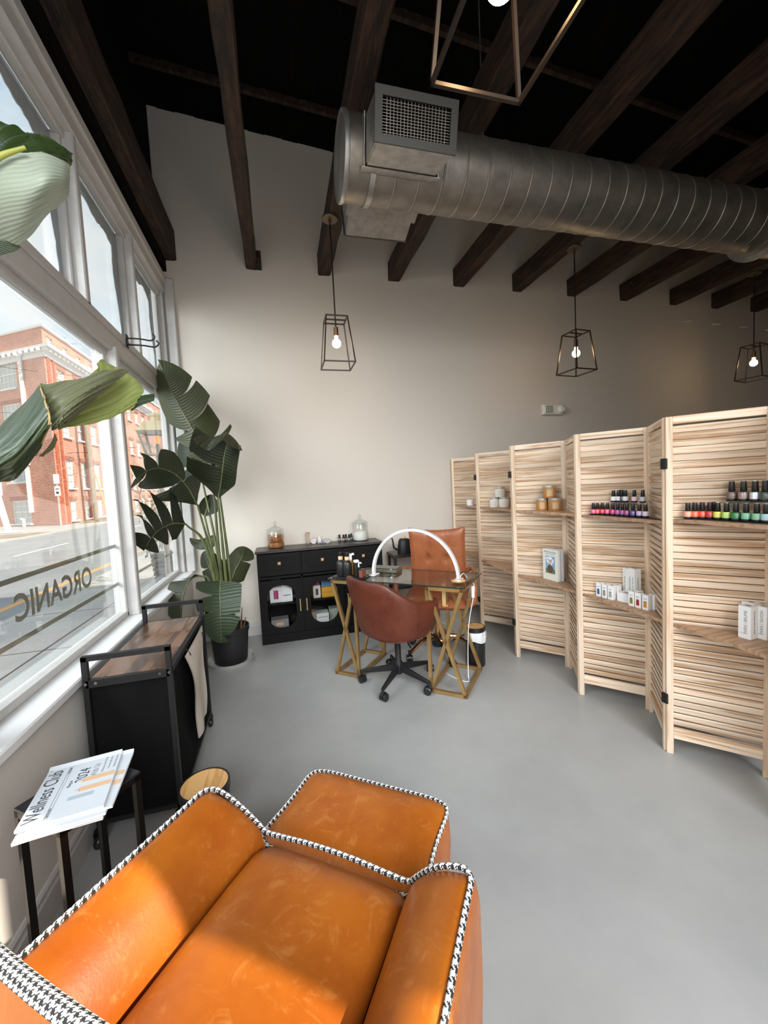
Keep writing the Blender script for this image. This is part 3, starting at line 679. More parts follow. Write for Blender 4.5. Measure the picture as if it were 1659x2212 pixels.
def register(name, front, tilt, x0, x1, h, dep):
    """duct-mounted grille box pointing along -Y (front) or +Y"""
    g = link(name, None, du, ((x0+x1)/2, 0, 0)); g.rotation_euler = (tilt, 0, 0 if front else pi)
    w = x1-x0; m = MB(); t = .012
    a = R*.55; e = R+dep
    for (c, d) in (((0, -(a+e)/2, -h/2), (w, e-a, t)), ((0, -(a+e)/2, h/2), (w, e-a, t)), ((-w/2, -(a+e)/2, 0), (t, e-a, h)), ((w/2, -(a+e)/2, 0), (t, e-a, h))): m.box(c, d)
    m.obj('register_box', M_GALVB, g)
    m = MB(); fr = .036
    for (c, d) in (((0, -e-.004, -h/2+fr/2-.006), (w+.03, .012, fr)), ((0, -e-.004, h/2-fr/2+.006), (w+.03, .012, fr)), ((-w/2+fr/2-.015, -e-.004, 0), (fr, .012, h-2*fr+.012)), ((w/2-fr/2+.015, -e-.004, 0), (fr, .012, h-2*fr+.012))): m.box(c, d)
    m.obj('register_frame', M_GALVD, g)
    m = MB(); n = 18
    for i in range(n): xx = -w/2+fr+(w-2*fr)*(i+.5)/n; m.box((xx, -e+.006, 0), (.0022, .010, h-fr))
    n = 11
    for i in range(n): zz = -h/2+fr+(h-2*fr)*(i+.5)/n; m.box((0, -e+.004, zz), (w-fr, .006, .002))
    o = m.obj('grille', M_GALV, g); o['kind'] = 'stuff'
    MB().box((0, -e+.09, 0), (w-.03, .004, h-.03)).obj('shade_plate', mat('duct_darkness', (.004, .004, .004), 1.0, spec=0) if 'duct_darkness' not in bpy.data.materials else bpy.data.materials['duct_darkness'], g)  # black plate stands in for the shade inside the register box
    m = MB(); m.box((0, -R+.02, -h/2-.012), (w+.05, .10, .004)); m.box((-w/2-.014, -R+.01, 0), (.004, .09, h+.03)); m.box((w/2+.014, -R+.01, 0), (.004, .09, h+.03)); m.obj('saddle_flange', M_GALVB, g)
    return g
register('front_register', True, .27, .095, .475, .20, .25)
register('rear_register', False, .30, .07, .46, .20, .17)
m = MB()
for xx in (.88, 3.6): m.tube([(xx, 0, R), (xx, 0, 1.2)], .004, 6)
m.obj('hanger_wire', M_GALVB, du)

def pendant():
    t = thing('cage_pendant', (.52, 3.22, 0), 'cage pendant lamp hanging nearest the window, above the black sideboard', 'pendant lamp', 'open cage pendant lamps')
    MB().lathe([(0, 3.50), (.062, 3.50), (.062, 3.487), (.058, 3.482), (.012, 3.480), (.012, 3.462), (0, 3.462)], seg=28).obj('canopy', mat('bronze_canopy', (.16, .115, .07), .4, .7), t, smooth=35)
    MB().tube([(0, 0, 3.515), (0, 0, 2.655)], .0055, 10).obj('rod', M_BLACKMETAL, t, smooth=40)
    a, c, z0, z1, w = .120, .082, 2.372, 2.728, .0095
    m = MB(); lo = [(-a, -a, z0), (a, -a, z0), (a, a, z0), (-a, a, z0)]; hi = [(-c, -c, z1), (c, -c, z1), (c, c, z1), (-c, c, z1)]
    for i in range(4):
        m.bar(lo[i], lo[(i+1) % 4], w, ext=w/2); m.bar(hi[i], hi[(i+1) % 4], w, ext=w/2); m.bar(lo[i], hi[i], w)
    m.bar((-c, 0, z1), (c, 0, z1), w)
    m.obj('cage', mat('dark_bronze_cage', (.035, .024, .017), .38, .5), t)
    MB().lathe([(0, 2.668), (.019, 2.668), (.019, 2.602), (.015, 2.600), (0, 2.600)], seg=20).obj('socket', mat('bronze_socket', (.20, .12, .06), .35, .8), t, smooth=35)
    pr = [(0, 2.603), (.013, 2.600), (.014, 2.585)]+[(.0345*cos(a_), 2.545+.0345*sin(a_)) for a_ in [1.15-i*.30 for i in range(9)]]+[(0, 2.5105)]
    MB().lathe(pr, seg=22).obj('bulb', M_BULB, t, smooth=60); return t
P0 = pendant()
dup(P0, (2.765, 3.22, 0), .10, 'cage pendant lamp hanging in the middle, above the corner of the louvred screens')
dup(P0, (5.12, 3.28, 0), .2, 'farthest cage pendant lamp, hanging in the dim far end of the room')
PN = dup(P0, (.545, .842, 0), 0, 'near cage pendant lamp hanging overhead in front of the air duct')
for c in PN.children:
    if c.name.split('.')[0] in ('bulb', 'socket', 'rod'): c.location.z -= .05 if not c.name.startswith('rod') else .046

# emergency light
em = thing('emergency_light', (3.14, YB, 2.19), 'beige twin-head emergency light unit on the back wall', 'emergency light')
MB().rbox((0, -.025, 0), (.27, .05, .115), .008).obj('housing', M_CREAM, em)
m = MB(); m.rbox((-.07, -.056, 0), (.10, .014, .085), .004); m.obj('lamp_head', M_CREAM, em); M = Matrix.Rotation(pi/2, 3, 'X')
m = MB()
for i in range(4):
    for j in range(4): m.box((-.07-.036+i*.024, -.065, -.03+j*.02), (.017, .004, .014))
m.obj('lens_grid', flat('grey_lens', (.25, .25, .24), .3), em)
MB().lathe([(0, .07), (.028, .068), (.043, .05), (.046, .03), (.03, 0), (0, 0)], (.10, -.02, 0), 22, M).obj('lamp_head', M_CREAM, em, smooth=40)
for i in range(5):
    p = thing('wall_peg', (5.15+i*.48, YB, 3.31-.012*i), 'small pale peg high on the back wall under the joists, %s from the left' % ('first', 'second', 'third', 'fourth', 'fifth')[i], 'peg', 'row of pegs on the upper back wall')
    MB().tube([(0, 0, 0), (.01, -.09, -.03)], .007, 8).obj('peg', M_CREAM, p); MB().lathe([(0, 0), (.014, 0), (.014, .006), (0, .006)], (0, -.006, 0), 10, Matrix.Rotation(pi/2, 3, 'X')).obj('collar', M_CREAM, p)

# ================================================================== SIDEBOARD
sb = thing('sideboard', (.355, 3.755, 0), 'black wooden sideboard with arched fluted glass doors against the back wall', 'sideboard')
W, D, Hh = 1.17, .31, .865; y1 = D
def sbp(n, a, c, m=M_BLACKWOOD, r=.002, par=sb): return MB().rbox([(a[i]+c[i])/2 for i in range(3)], [abs(c[i]-a[i]) for i in range(3)], r).obj(n, m, par)
sbp('top', (-W/2-.012, -.015, Hh-.022), (W/2+.012, D, Hh), M_BLACKTOP, .003)
sbp('side_panel', (-W/2, 0, 0), (-W/2+.018, D, Hh-.022)); sbp('side_panel', (W/2-.018, 0, 0), (W/2, D, Hh-.022)); sbp('back_panel', (-W/2, D-.01, .08), (W/2, D, Hh-.02))
sbp('plinth', (-W/2, .002, 0), (W/2, .02, .085)); sbp('bottom_shelf', (-W/2, .02, .075), (W/2, D, .092)); sbp('mid_rail', (-W/2, .004, .60), (W/2, .03, .625)); sbp('inner_shelf', (-W/2+.02, .03, .345), (W/2-.02, D-.01, .36))
for xx in (-.195, .195): sbp('divider', (xx-.009, .004, .09), (xx+.009, D, Hh-.03))
dw = .386
for i, xx in enumerate((-.39, 0, .39)):
    d = link('drawer', None, sb, (xx, 0, .735)); m = MB(); m.rbox((0, .004, 0), (dw-.008, .018, .20), .003)
    f = .05
    for (c, s_) in (((0, -.007, .10-f/2), (dw-.008, .008, f)), ((0, -.007, -.10+f/2), (dw-.008, .008, f)), ((-dw/2+.004+f/2, -.007, 0), (f, .008, .2-2*f)), ((dw/2-.004-f/2, -.007, 0), (f, .008, .2-2*f))): m.box(c, s_)
    m.obj('drawer_front', M_BLACKWOOD, d)
    m = MB(); M = Matrix.Rotation(pi/2, 3, 'X'); m.lathe([(0, 0), (.007, 0), (.007, .012), (.019, .016), (.020, .026), (.012, .033), (0, .037)], (0, -.010, .012), 4, M @ Matrix.Rotation(pi/4, 3, 'Z')); m.obj('knob', M_BRASS, d)
def door(xx, hx):
    """framed door with an arched (rounded both ends) opening and fluted pane"""
    d = link('door', None, sb, (xx, 0, .34)); w, h = dw-.008, .50; iw, ih, cr = .255, .40, .115
    m = MB(); out = []; inn = []; n = 8
    def loop(w_, h_, r_):
        L = []
        for cx, cz, a0 in ((w_/2-r_, h_/2-r_, 0), (-w_/2+r_, h_/2-r_, pi/2), (-w_/2+r_, -h_/2+r_, pi), (w_/2-r_, -h_/2+r_, 3*pi/2)):
            for k in range(n+1): a = a0+pi/2*k/n; L.append((cx+r_*cos(a), cz+r_*sin(a)))
        return L
    I = loop(iw, ih, cr); Oo = loop(w, h, .001); N = len(I)
    def add(L, y): return m.add([(a, y, c) for a, c in L])
    a, c, e, g = add(Oo, -.004), add(I, -.004), add(I, .016), add(Oo, .016)
    for i in range(N):
        j = (i+1) % N
        for p, q in ((a, c), (c, e), (e, g), (g, a)): m.face([p+i, p+j, q+j, q+i])
    m.obj('door_frame', M_BLACKWOOD, d)
    m = MB(); nn = 120
    rowz = [-ih/2, ih/2]; m.grid([[(-iw/2-.005+(iw+.01)*k/nn, .009+.0034*cos(k*pi/2), z) for z in rowz] for k in range(nn+1)]); m.obj('fluted_pane', M_FLUTE, d, smooth=80)
    m = MB(); m.tube([(hx, -.022, .055), (hx, -.022, -.055)], .005, 8)
    for z in (.05, -.05): m.tube([(hx, -.004, z), (hx, -.024, z)], .0055, 8)
    m.obj('pull_handle', M_BRASS, d, smooth=40)
door(-.39, .165); door(0, -.165); door(.39, -.165)
def boxthing(name, c, d, m, label, cat, rotz=0, group=None, strip=None):
    t = thing(name, c, label, cat, group, rotz); MB().rbox((0, 0, d[2]/2), d, .003).obj('box_body', m, t)
    if strip: MB().box((0, -d[1]/2-.0006, d[2]*strip[1]), (d[0]*strip[2], .001, d[2]*strip[3])).obj('label_panel', strip[0], t)
    return t
X0, Y0 = .355, 3.755
M_MAG = flat('magenta_print', (.42, .03, .13)); M_BLUE = flat('blue_print', (.12, .25, .42)); M_YEL = mat('yellow_tin', (.75, .38, .03), .5)
boxthing('carton', (X0-.44, Y0+.14, .36), (.11, .12, .15), M_PAPERWHITE, 'white carton with a magenta label inside the left cabinet, upper shelf', 'box', strip=(M_MAG, .5, .4, .55))
boxthing('white_tub', (X0-.34, Y0+.13, .36), (.10, .12, .185), M_PAPERWHITE, 'tall white carton inside the left cabinet, upper shelf', 'box', strip=(M_INKL, .35, .7, .05))
boxthing('carton', (X0-.44, Y0+.15, .51), (.10, .10, .05), M_CREAM, 'cream carton stacked on the magenta-labelled carton in the cabinet', 'box')
boxthing('yellow_box', (X0+.06, Y0+.13, .36), (.15, .13, .10), M_YEL, 'yellow box inside the middle cabinet, upper shelf', 'box', strip=(flat('yellow_line', (.5, .25, .02)), .5, .8, .06))
boxthing('white_bottle_box', (X0-.06, Y0+.12, .36), (.07, .08, .12), M_PAPERWHITE, 'white printed box beside the yellow box in the cabinet', 'box', strip=(M_INK, .5, .35, .5))
boxthing('blue_box', (X0+.04, Y0+.13, .461), (.11, .11, .08), M_BLUE, 'blue box stacked on the yellow box in the cabinet', 'box')
boxthing('red_box', (X0-.06, Y0+.13, .481), (.06, .07, .05), M_MAG, 'small red box stacked on the white printed box in the cabinet', 'box')
boxthing('white_carton', (X0-.02, Y0+.12, .092), (.12, .13, .12), M_PAPERWHITE, 'white carton on the bottom shelf of the middle cabinet', 'box', strip=(M_INKL, .7, .8, .05))
boxthing('cream_carton', (X0-.11, Y0+.15, .092), (.06, .10, .13), flat('kraft_card', (.42, .28, .18), .8), 'kraft carton on the bottom shelf of the middle cabinet', 'box')
boxthing('grey_carton', (X0-.42, Y0+.15, .092), (.16, .12, .10), flat('grey_card', (.28, .27, .26), .8), 'grey carton on the bottom shelf of the left cabinet', 'box', strip=(M_BAMBOOC, .6, .4, .3))
boxthing('clear_tub', (X0+.10, Y0+.15, .092), (.10, .12, .14), flat('sage_card', (.40, .44, .36), .7), 'pale green carton on the bottom shelf of the middle cabinet', 'box')
# jars on top
TZ = Hh
def apothecary(loc, label, rad, h, fills):
    t = thing('apothecary_jar', loc, label, 'jar', 'lidded glass jars on the sideboard')
    MB().lathe([(0, .004), (rad*.9, .004), (rad, .02), (rad, h*.93), (rad*.94, h*.975), (rad*.94, h)], seg=30).obj('glass_body', M_JAR, t, smooth=50)
    MB().lathe([(rad*1.0, h+.001), (rad*1.05, h+.004), (rad*1.05, h+.009), (rad*.70, h+.022), (rad*.40, h+.036), (.012, h+.046), (.009, h+.056), (.017, h+.064), (.019, h+.076), (.012, h+.086), (0, h+.089)], seg=30).obj('glass_lid', M_JAR, t, smooth=60)
    for nm, pr, mm in fills: MB().lathe(pr, seg=30).obj(nm, mm, t, smooth=60)
    return t
apothecary((-.055, 3.945, TZ), 'lidded glass jar half full of amber sugar scrub, on the left of the sideboard', .078, .165, [('amber_scrub', [(0, .006), (.068, .006), (.075, .022), (.0745, .05), (.05, .056), (.02, .048), (0, .05)], M_AMBER), ('residue', [(.0745, .052), (.076, .085), (.074, .12), (.072, .125)], thin_glass('amber_residue_film', (.80, .55, .32), .05))])
apothecary((.775, 3.965, TZ), 'lidded glass jar of white bath salt at the right end of the sideboard', .080, .175, [('bath_salt', [(0, .006), (.07, .006), (.077, .022), (.0765, .075), (.055, .088), (.03, .070), (0, .074)], M_SALT)])
t = thing('glass_tube_vase', (.25, 3.99, TZ), 'slim glass tube with a wooden stick on the sideboard', 'vase')
MB().lathe([(0, .002), (.020, .002), (.022, .006), (.022, .11)], seg=20).obj('glass_body', M_JAR, t, smooth=50); MB().tube([(.006, 0, .006), (-.006, .004, .10)], .007, 8).obj('stick', M_BAMBOOC, t); MB().lathe([(.021, .108), (.0235, .108), (.0235, .116), (.021, .116)], seg=20).obj('rim', flat('copper_rim', (.5, .25, .12), .4), t)
M_QUARTZ = mat('milky_quartz', (.72, .68, .66), .2, noise=(12, (.55, .50, .48)), Subsurface_Weight=.2)
t = thing('crystal_point', (.365, 3.985, TZ), 'upright milky quartz point on the sideboard', 'crystal'); MB().lathe([(0, 0), (.020, 0), (.023, .045), (.019, .055), (0, .083)], seg=6).obj('quartz', M_QUARTZ, t)
t = thing('agate_slice', (.305, 3.995, TZ), 'thin agate slice leaning left of the quartz point', 'agate'); MB().lathe([(0, .005), (.018, .006), (.030, .004), (.032, 0), (.018, -.006), (0, -.005)], (0, 0, .030), 14, Matrix.Rotation(1.25, 3, 'X')).obj('stone', mat('pink_agate', (.46, .38, .36), .3, noise=(30, (.65, .60, .58))), t)
t = thing('agate_slice', (.435, 3.985, TZ), 'oval agate slice lying right of the quartz point', 'agate'); MB().lathe([(0, .010), (.02, .011), (.038, .006), (.042, 0), (.038, -.006), (0, -.010)], (0, 0, .020), 16, Matrix.Rotation(.45, 3, 'X')).obj('stone', mat('grey_agate', (.40, .36, .35), .3, noise=(26, (.60, .56, .53))), t)
t = thing('blue_crystal', (.375, 3.945, TZ), 'small blue raw crystals in front of the quartz point', 'crystal'); m = MB()
for dx in (-.022, .004, .026): m.lathe([(0, 0), (.012, .002), (.014, .010), (0, .018)], (dx, 0, 0), 6)
m.obj('cluster', mat('blue_crystal', (.20, .25, .38), .25), t)
oil = thing('oil_bottle', (.565, 4.0, TZ), 'tiny black oil bottle in the row on the sideboard, first from the quartz', 'bottle', 'tiny bottles on the sideboard')
MB().lathe([(0, 0), (.0135, 0), (.0135, .042), (.008, .048), (.008, .050), (0, .050)], seg=14).obj('bottle_body', M_MATTEBLACK, oil, smooth=40); MB().lathe([(0, .050), (.0105, .050), (.0105, .070), (0, .070)], seg=14).obj('cap', M_PLASTIC, oil, smooth=40); MB().lathe([(.0137, .012), (.0137, .034)], seg=14).obj('label_band', M_INKL, oil)
for i, (dx, dy, lb) in enumerate(((.036, -.03, 'tiny oil bottle with a copper band, second from the quartz'), (.064, -.01, 'tiny black oil bottle, third from the quartz'), (.090, -.045, 'tiny black oil bottle standing in front, fourth from the quartz'), (.122, .015, 'tiny black oil bottle, fifth from the quartz'), (.146, -.02, 'tiny black oil bottle beside the jar of white salt'))):
    o = dup(oil, (.565+dx, 4.0+dy, TZ), 0, lb)
    if i == 0:
        for c in o.children:
            if c.name.startswith('label'): c.data = c.data.copy(); c.data.materials[0] = flat('copper_band', (.45, .22, .13), .35)

# ================================================================== DESK
UA = atan2(-.657, .754)
U, V = Vector((.754, -.657, 0)), Vector((.657, .754, 0)); DA = Vector((.312, 2.965, 0)); DW, DD, DZ = 1.045, .45, .735
dk = thing('glass_desk', DA, 'smoked glass desk on two gold X-braced frames', 'desk', None, UA)
def trestle(x0, wd):
    t = link('trestle_frame', None, dk, (x0, .015, 0)); w = .022; d = DD-.03; h = .722; z0 = .014
    m = MB(); c = [(0, 0), (wd, 0), (wd, d), (0, d)]
    for z in (z0, h-w/2):
        for i in range(4): m.bar((*c[i], z), (*c[(i+1) % 4], z), w, ext=w/2)
        m.obj('rail', M_GOLD, t); m = MB()
    for y in (0, d): m = MB(); m.bar((0, y, z0), (wd, y, h-.01), w, w, (0, 1, 0)); m.bar((wd, y, z0), (0, y, h-.01), w, w, (0, 1, 0)); m.obj('cross_brace', M_GOLD, t)
    m = MB()
    for a, e in ((0, wd), (wd, 0)): pass
    xx = 0 if x0 > .3 else wd
    MB().bar((xx, 0, z0), (xx, 0, h), w).obj('upright', M_GOLD, t); MB().bar((xx, d, z0), (xx, d, h), w).obj('upright', M_GOLD, t)
    for x_, y_ in c: MB().lathe([(0, 0), (.011, 0), (.011, .006), (0, .006)], (x_, y_, 0), 12).obj('foot_pad', M_CHROME, t); MB().lathe([(0, h), (.010, h), (.010, h+.004), (0, h+.004)], (x_, y_, 0), 12).obj('glass_pad', M_CHROME, t)
trestle(.03, .19); trestle(DW-.265, .235)
m = MB(); m.box((DW/2, DD/2, DZ-.004), (DW, DD, .008)); g = m.mesh('glass_top', [M_GLASSTOP, M_GLASSEDGE])
g.polygons.foreach_set('material_index', [0, 0, 1, 1, 1, 1]); link('glass_top', g, dk)
def dp(x, y): return DA+U*x+V*y+Vector((0, 0, DZ))
# arched led lamp
lm = thing('arch_lamp', DA+Vector((0, 0, DZ)), 'white half-moon arched desk lamp standing on the glass desk', 'lamp', None, UA)
fa = Vector(((Vector((.652, 2.905, 0))-DA).dot(U), (Vector((.652, 2.905, 0))-DA).dot(V))); fb = Vector(((Vector((1.148, 2.475, 0))-DA).dot(U), (Vector((1.148, 2.475, 0))-DA).dot(V)))
cx, cy = (fa.x+fb.x)/2, (fa.y+fb.y)/2; rr = (fb-fa).length/2; ang = atan2(fb.y-fa.y, fb.x-fa.x); ax = Vector((cos(ang), sin(ang), 0)); ay = Vector((-sin(ang), cos(ang), 0)); ce_ = Vector((cx, cy, .008))
def arch(n_, r0, r1, y0, y1, mt):
    m = MB(); rows = []
    for i in range(41):
        a = pi*i/40; q = lambda r_, y_: tuple(ce_+ax*(r_*cos(a))*.985+ay*y_+Vector((0, 0, r_*1.02*sin(a)))); rows.append([q(r0, y0), q(r1, y0), q(r1, y1), q(r0, y1), q(r0, y0)])
    m.grid(rows); m.obj(n_, mt, lm, smooth=30)
arch('arch_band', rr-.006, rr+.012, -.016, .016, M_LAMPWHITE); arch('diffuser', rr-.0085, rr-.0062, -.009, .009, M_LEDCOVER)
for sgn in (-1, 1):
    M = Matrix((ax, ay, Vector((0, 0, 1)))).transposed(); m = MB(); m.rbox(ce_+ax*(rr*sgn*.985)+Vector((0, 0, -.002)), (.05, .085, .009), .002, M); m.obj('foot', M_WHITE, lm)
    MB().box(ce_+ax*(rr*sgn*.985)+Vector((0, 0, -.0072)), (.048, .083, .0015), M).obj('foot_pad', M_PLASTIC, lm)
# lamp cable
p0 = Vector((1.19, 2.475, DZ)); cb = thing('white_cable', p0+Vector((-.02, -.02, 0)), 'white lamp cable with inline switch hanging behind the desk frame', 'cable')
pts = [(-.03, .01, .004), (.0, .03, .03), (.035, .06, .035), (.07, .09, .0), (.115, .07, -.06), (.095, .06, -.16), (.06, .06, -.32), (.05, .07, -.5), (.05, .08, -.70), (.03, .04, -.728), (-.02, .10, -.731), (-.06, .24, -.731), (.02, .40, -.731)]
MB().tube(bez(pts, 60), .0032, 6).obj('cord', M_WHITE, cb, smooth=60); MB().rbox((.100, .064, -.105), (.022, .018, .085), .005).obj('inline_switch', M_WHITE, cb)
# brass dish
t = thing('brass_dish', (1.115, 2.415, DZ), 'small round brass dish beside the lamp foot on the desk', 'dish'); MB().lathe([(0, .002), (.024, .002), (.028, .006), (.046, .014), (.049, .015), (.047, .012), (.030, .004), (0, .0042)], seg=28).obj('dish', M_BRASS, t, smooth=50)
t = thing('clamp_bracket', (1.03, 2.47, DZ-.16), 'gold strap hanging under the glass desk top', 'bracket'); MB().box((0, 0, .08), (.026, .006, .145)).obj('strap', M_BRASS, t); MB().box((0, -.012, .006), (.034, .03, .006)).obj('lip', M_BRASS, t)
# pump bottles
def pump(x, y, label):
    t = thing('pump_bottle', dp(x, y)+Vector((0, 0, .010)), label, 'pump bottle', 'matt black pump bottles on the desk')
    MB().lathe([(0, 0), (.030, 0), (.033, .004), (.033, .095), (.028, .112), (.016, .122), (.014, .128), (0, .128)], seg=26).obj('bottle_body', M_MATTEBLACK, t, smooth=45)
    MB().lathe([(0, .124), (.0165, .124), (.0175, .126), (.0175, .146), (.0165, .148), (0, .148)], seg=22).obj('bamboo_collar', M_BAMBOOC, t, smooth=40)
    m = MB(); m.lathe([(0, .148), (.006, .148), (.006, .166), (.010, .168), (.010, .178), (0, .180)], seg=14); m.tube([(0, 0, .173), (.022, .006, .175), (.032, .008, .168)], [.006, .0045, .004], 8); m.obj('pump_head', M_PLASTIC, t, smooth=40)
    return t
pA = pump(.085, .06, 'matt black pump bottle nearer the left desk edge'); pB = dup(pA, dp(.145, .055)+Vector((0, 0, .010)), -.2, 'matt black pump bottle standing right beside its twin')
t = thing('black_tray', dp(.16, .08), 'small black tray holding the bottles on the left desk end', 'tray', None, UA); MB().rbox((0, 0, .004), (.26, .12, .008), .002).obj('base', M_PLASTIC, t); m = MB(); m.bar((-.13, -.06, .008), (.13, -.06, .008), .006); m.bar((-.13, .06, .008), (.13, .06, .008), .006); m.obj('rim', M_PLASTIC, t)
t = thing('spray_bottle', dp(.205, .085)+Vector((0, 0, .009)), 'black bottle with a wide white cap on the desk tray', 'bottle')
MB().lathe([(0, 0), (.022, 0), (.024, .004), (.024, .085), (.014, .096), (.014, .100), (0, .100)], seg=20).obj('bottle_body', M_MATTEBLACK, t, smooth=40); MB().rbox((0, 0, .112), (.040, .028, .022), .006).obj('cap', M_WHITE, t)
t = thing('spray_bottle', dp(.14, .115)+Vector((0, 0, .009)), 'slim amber bottle with a white trigger behind the pump bottles', 'bottle')
MB().lathe([(0, 0), (.016, 0), (.017, .004), (.017, .10), (.010, .118), (0, .118)], seg=18).obj('bottle_body', mat('amber_glass', (.35, .18, .03), .15), t, smooth=40); m = MB(); m.box((0, 0, .135), (.016, .016, .036)); m.box((.008, -.004, .158), (.034, .016, .014)); m.obj('trigger_head', M_WHITE, t)
t = thing('clear_vial', dp(.232, .075)+Vector((0, 0, .009)), 'small clear vial with a white hooked top on the desk tray', 'vial')
MB().lathe([(0, .002), (.013, .002), (.014, .006), (.014, .075), (.008, .082)], seg=16).obj('glass_body', M_JAR, t, smooth=40); MB().tube(bez([(0, 0, .07), (0, 0, .098), (.012, 0, .104), (.018, 0, .096)], 8), .005, 8).obj('hook_top', M_WHITE, t)
t = thing('file_block', dp(.262, .07)+Vector((0, 0, .009)), 'reddish brown wooden block on the desk tray', 'block', None, UA); MB().rbox((0, 0, .027), (.03, .06, .054), .003).obj('block', mat('red_brown_wood', (.16, .05, .025), .5), t); MB().box((0, 0, .0555), (.024, .05, .003)).obj('felt_top', M_PLASTIC, t)
t = thing('nail_table_mat', dp(.33, .33), 'flat dark green glass-lidded case at the back of the desk', 'case', None, UA); MB().rbox((0, 0, .014), (.22, .12, .028), .006).obj('case_body', mat('olive_case', (.11, .105, .07), .3), t); MB().rbox((0, 0, .031), (.215, .115, .006), .003).obj('case_lid', mat('black_green_lid', (.03, .035, .03), .15), t)
for dx in (-.07, .07): MB().rbox((dx, -.058, .031), (.02, .01, .014), .002).obj('latch', M_CHROME, t)
# kettle on a low black stand
kx, ky = 1.20, 3.80
t = thing('kettle_stand', (kx, ky, 0), 'small black side stand by the back wall behind the desk', 'stand')
MB().rbox((0, 0, .715), (.34, .26, .03), .004).obj('stand_top', M_BLACKTOP, t); MB().rbox((0, 0, .40), (.32, .24, .02), .003).obj('stand_shelf', M_BLACK, t)
for sx in (-1, 1):
    for sy in (-1, 1): MB().bar((sx*.15, sy*.11, 0), (sx*.15, sy*.11, .70), .022).obj('leg', M_BLACK, t)
t = thing('gooseneck_kettle', (kx-.03, ky-.04, .73), 'black gooseneck kettle on the stand behind the desk', 'kettle')
MB().lathe([(0, 0), (.070, 0), (.072, .010), (.058, .120), (.050, .135), (0, .138)], seg=28).obj('body', M_BLACK, t, smooth=40)
MB().tube(bez([(-.062, 0, .035), (-.105, 0, .06), (-.115, 0, .12), (-.125, 0, .155), (-.150, 0, .165)], 20), [.010-.00025*i for i in range(21)], 10).obj('spout', M_BLACK, t, smooth=50)
MB().tube(bez([(.050, 0, .125), (.10, 0, .14), (.105, 0, .08), (.09, 0, .04)], 16), .009, 8).obj('handle', M_BLACK, t, smooth=50)
m = MB(); m.lathe([(0, .136), (.046, .136), (.046, .143), (0, .147)], seg=24); m.obj('lid', M_BLACK, t, smooth=40); MB().lathe([(0, .146), (.012, .147), (.016, .160), (.012, .170), (0, .171)], seg=16).obj('lid_knob', M_BAMBOOC, t, smooth=50)

# ================================================================== OFFICE CHAIRS
def star_base(t, r, hub_z, mt, arched=False, a0=0.0, caster_mat=M_PLASTIC, w=.030):
    for k in range(5):
        a = a0+k*2*pi/5; d = Vector((cos(a), sin(a), 0)); e = d*r
        if arched:
            pts = bez([(d.x*.03, d.y*.03, hub_z), tuple(d*r*.45+Vector((0, 0, hub_z+.02))), tuple(d*r*.8+Vector((0, 0, hub_z-.03))), tuple(d*r*.98+Vector((0, 0, .055)))], 14); m = MB().tube(pts, [.021-.0005*i for i in range(15)], 10)
        else:
            m = MB(); sd = Vector((-d.y, d.x, 0)); rows = []
            for tt in (0, .25, .5, .75, 1):
                p = d*(.03+tt*(r-.03)); z1 = hub_z+.012-.045*tt; ww = w*(1-.45*tt)/2; hh = .045*(1-.5*tt)
                rows.append([tuple(p+sd*ww*s_+Vector((0, 0, z1-q))) for s_, q in ((-1, hh), (-1, .004), (-.6, 0), (.6, 0), (1, .004), (1, hh), (-1, hh))])
            m.grid(rows); k0 = m.add(rows[-1][:6]); m.face([k0+i for i in range(6)])
        m.obj('base_arm', mt, t, smooth=35)
        c = link('caster', None, t, (e.x, e.y, 0)); c.rotation_euler = (0, 0, a+1.1+k*.6)
        m = MB(); M = Matrix.Rotation(pi/2, 3, 'X')
        for yy in (-.015, .015): m.lathe([(0, -.010), (.022, -.010), (.027, -.006), (.027, .006), (.022, .010), (0, .010)], (.012, yy, .027), 18, M)
        m.obj('wheel', caster_mat, c, smooth=40)
        m = MB(); m.lathe([(0, -.006), (.029, -.006), (.029, .006), (0, .006)], (.012, 0, .031), 16, M); m.tube([(0, 0, .04), (0, 0, .085)], .009, 8); m.obj('fork', caster_mat, c, smooth=40)
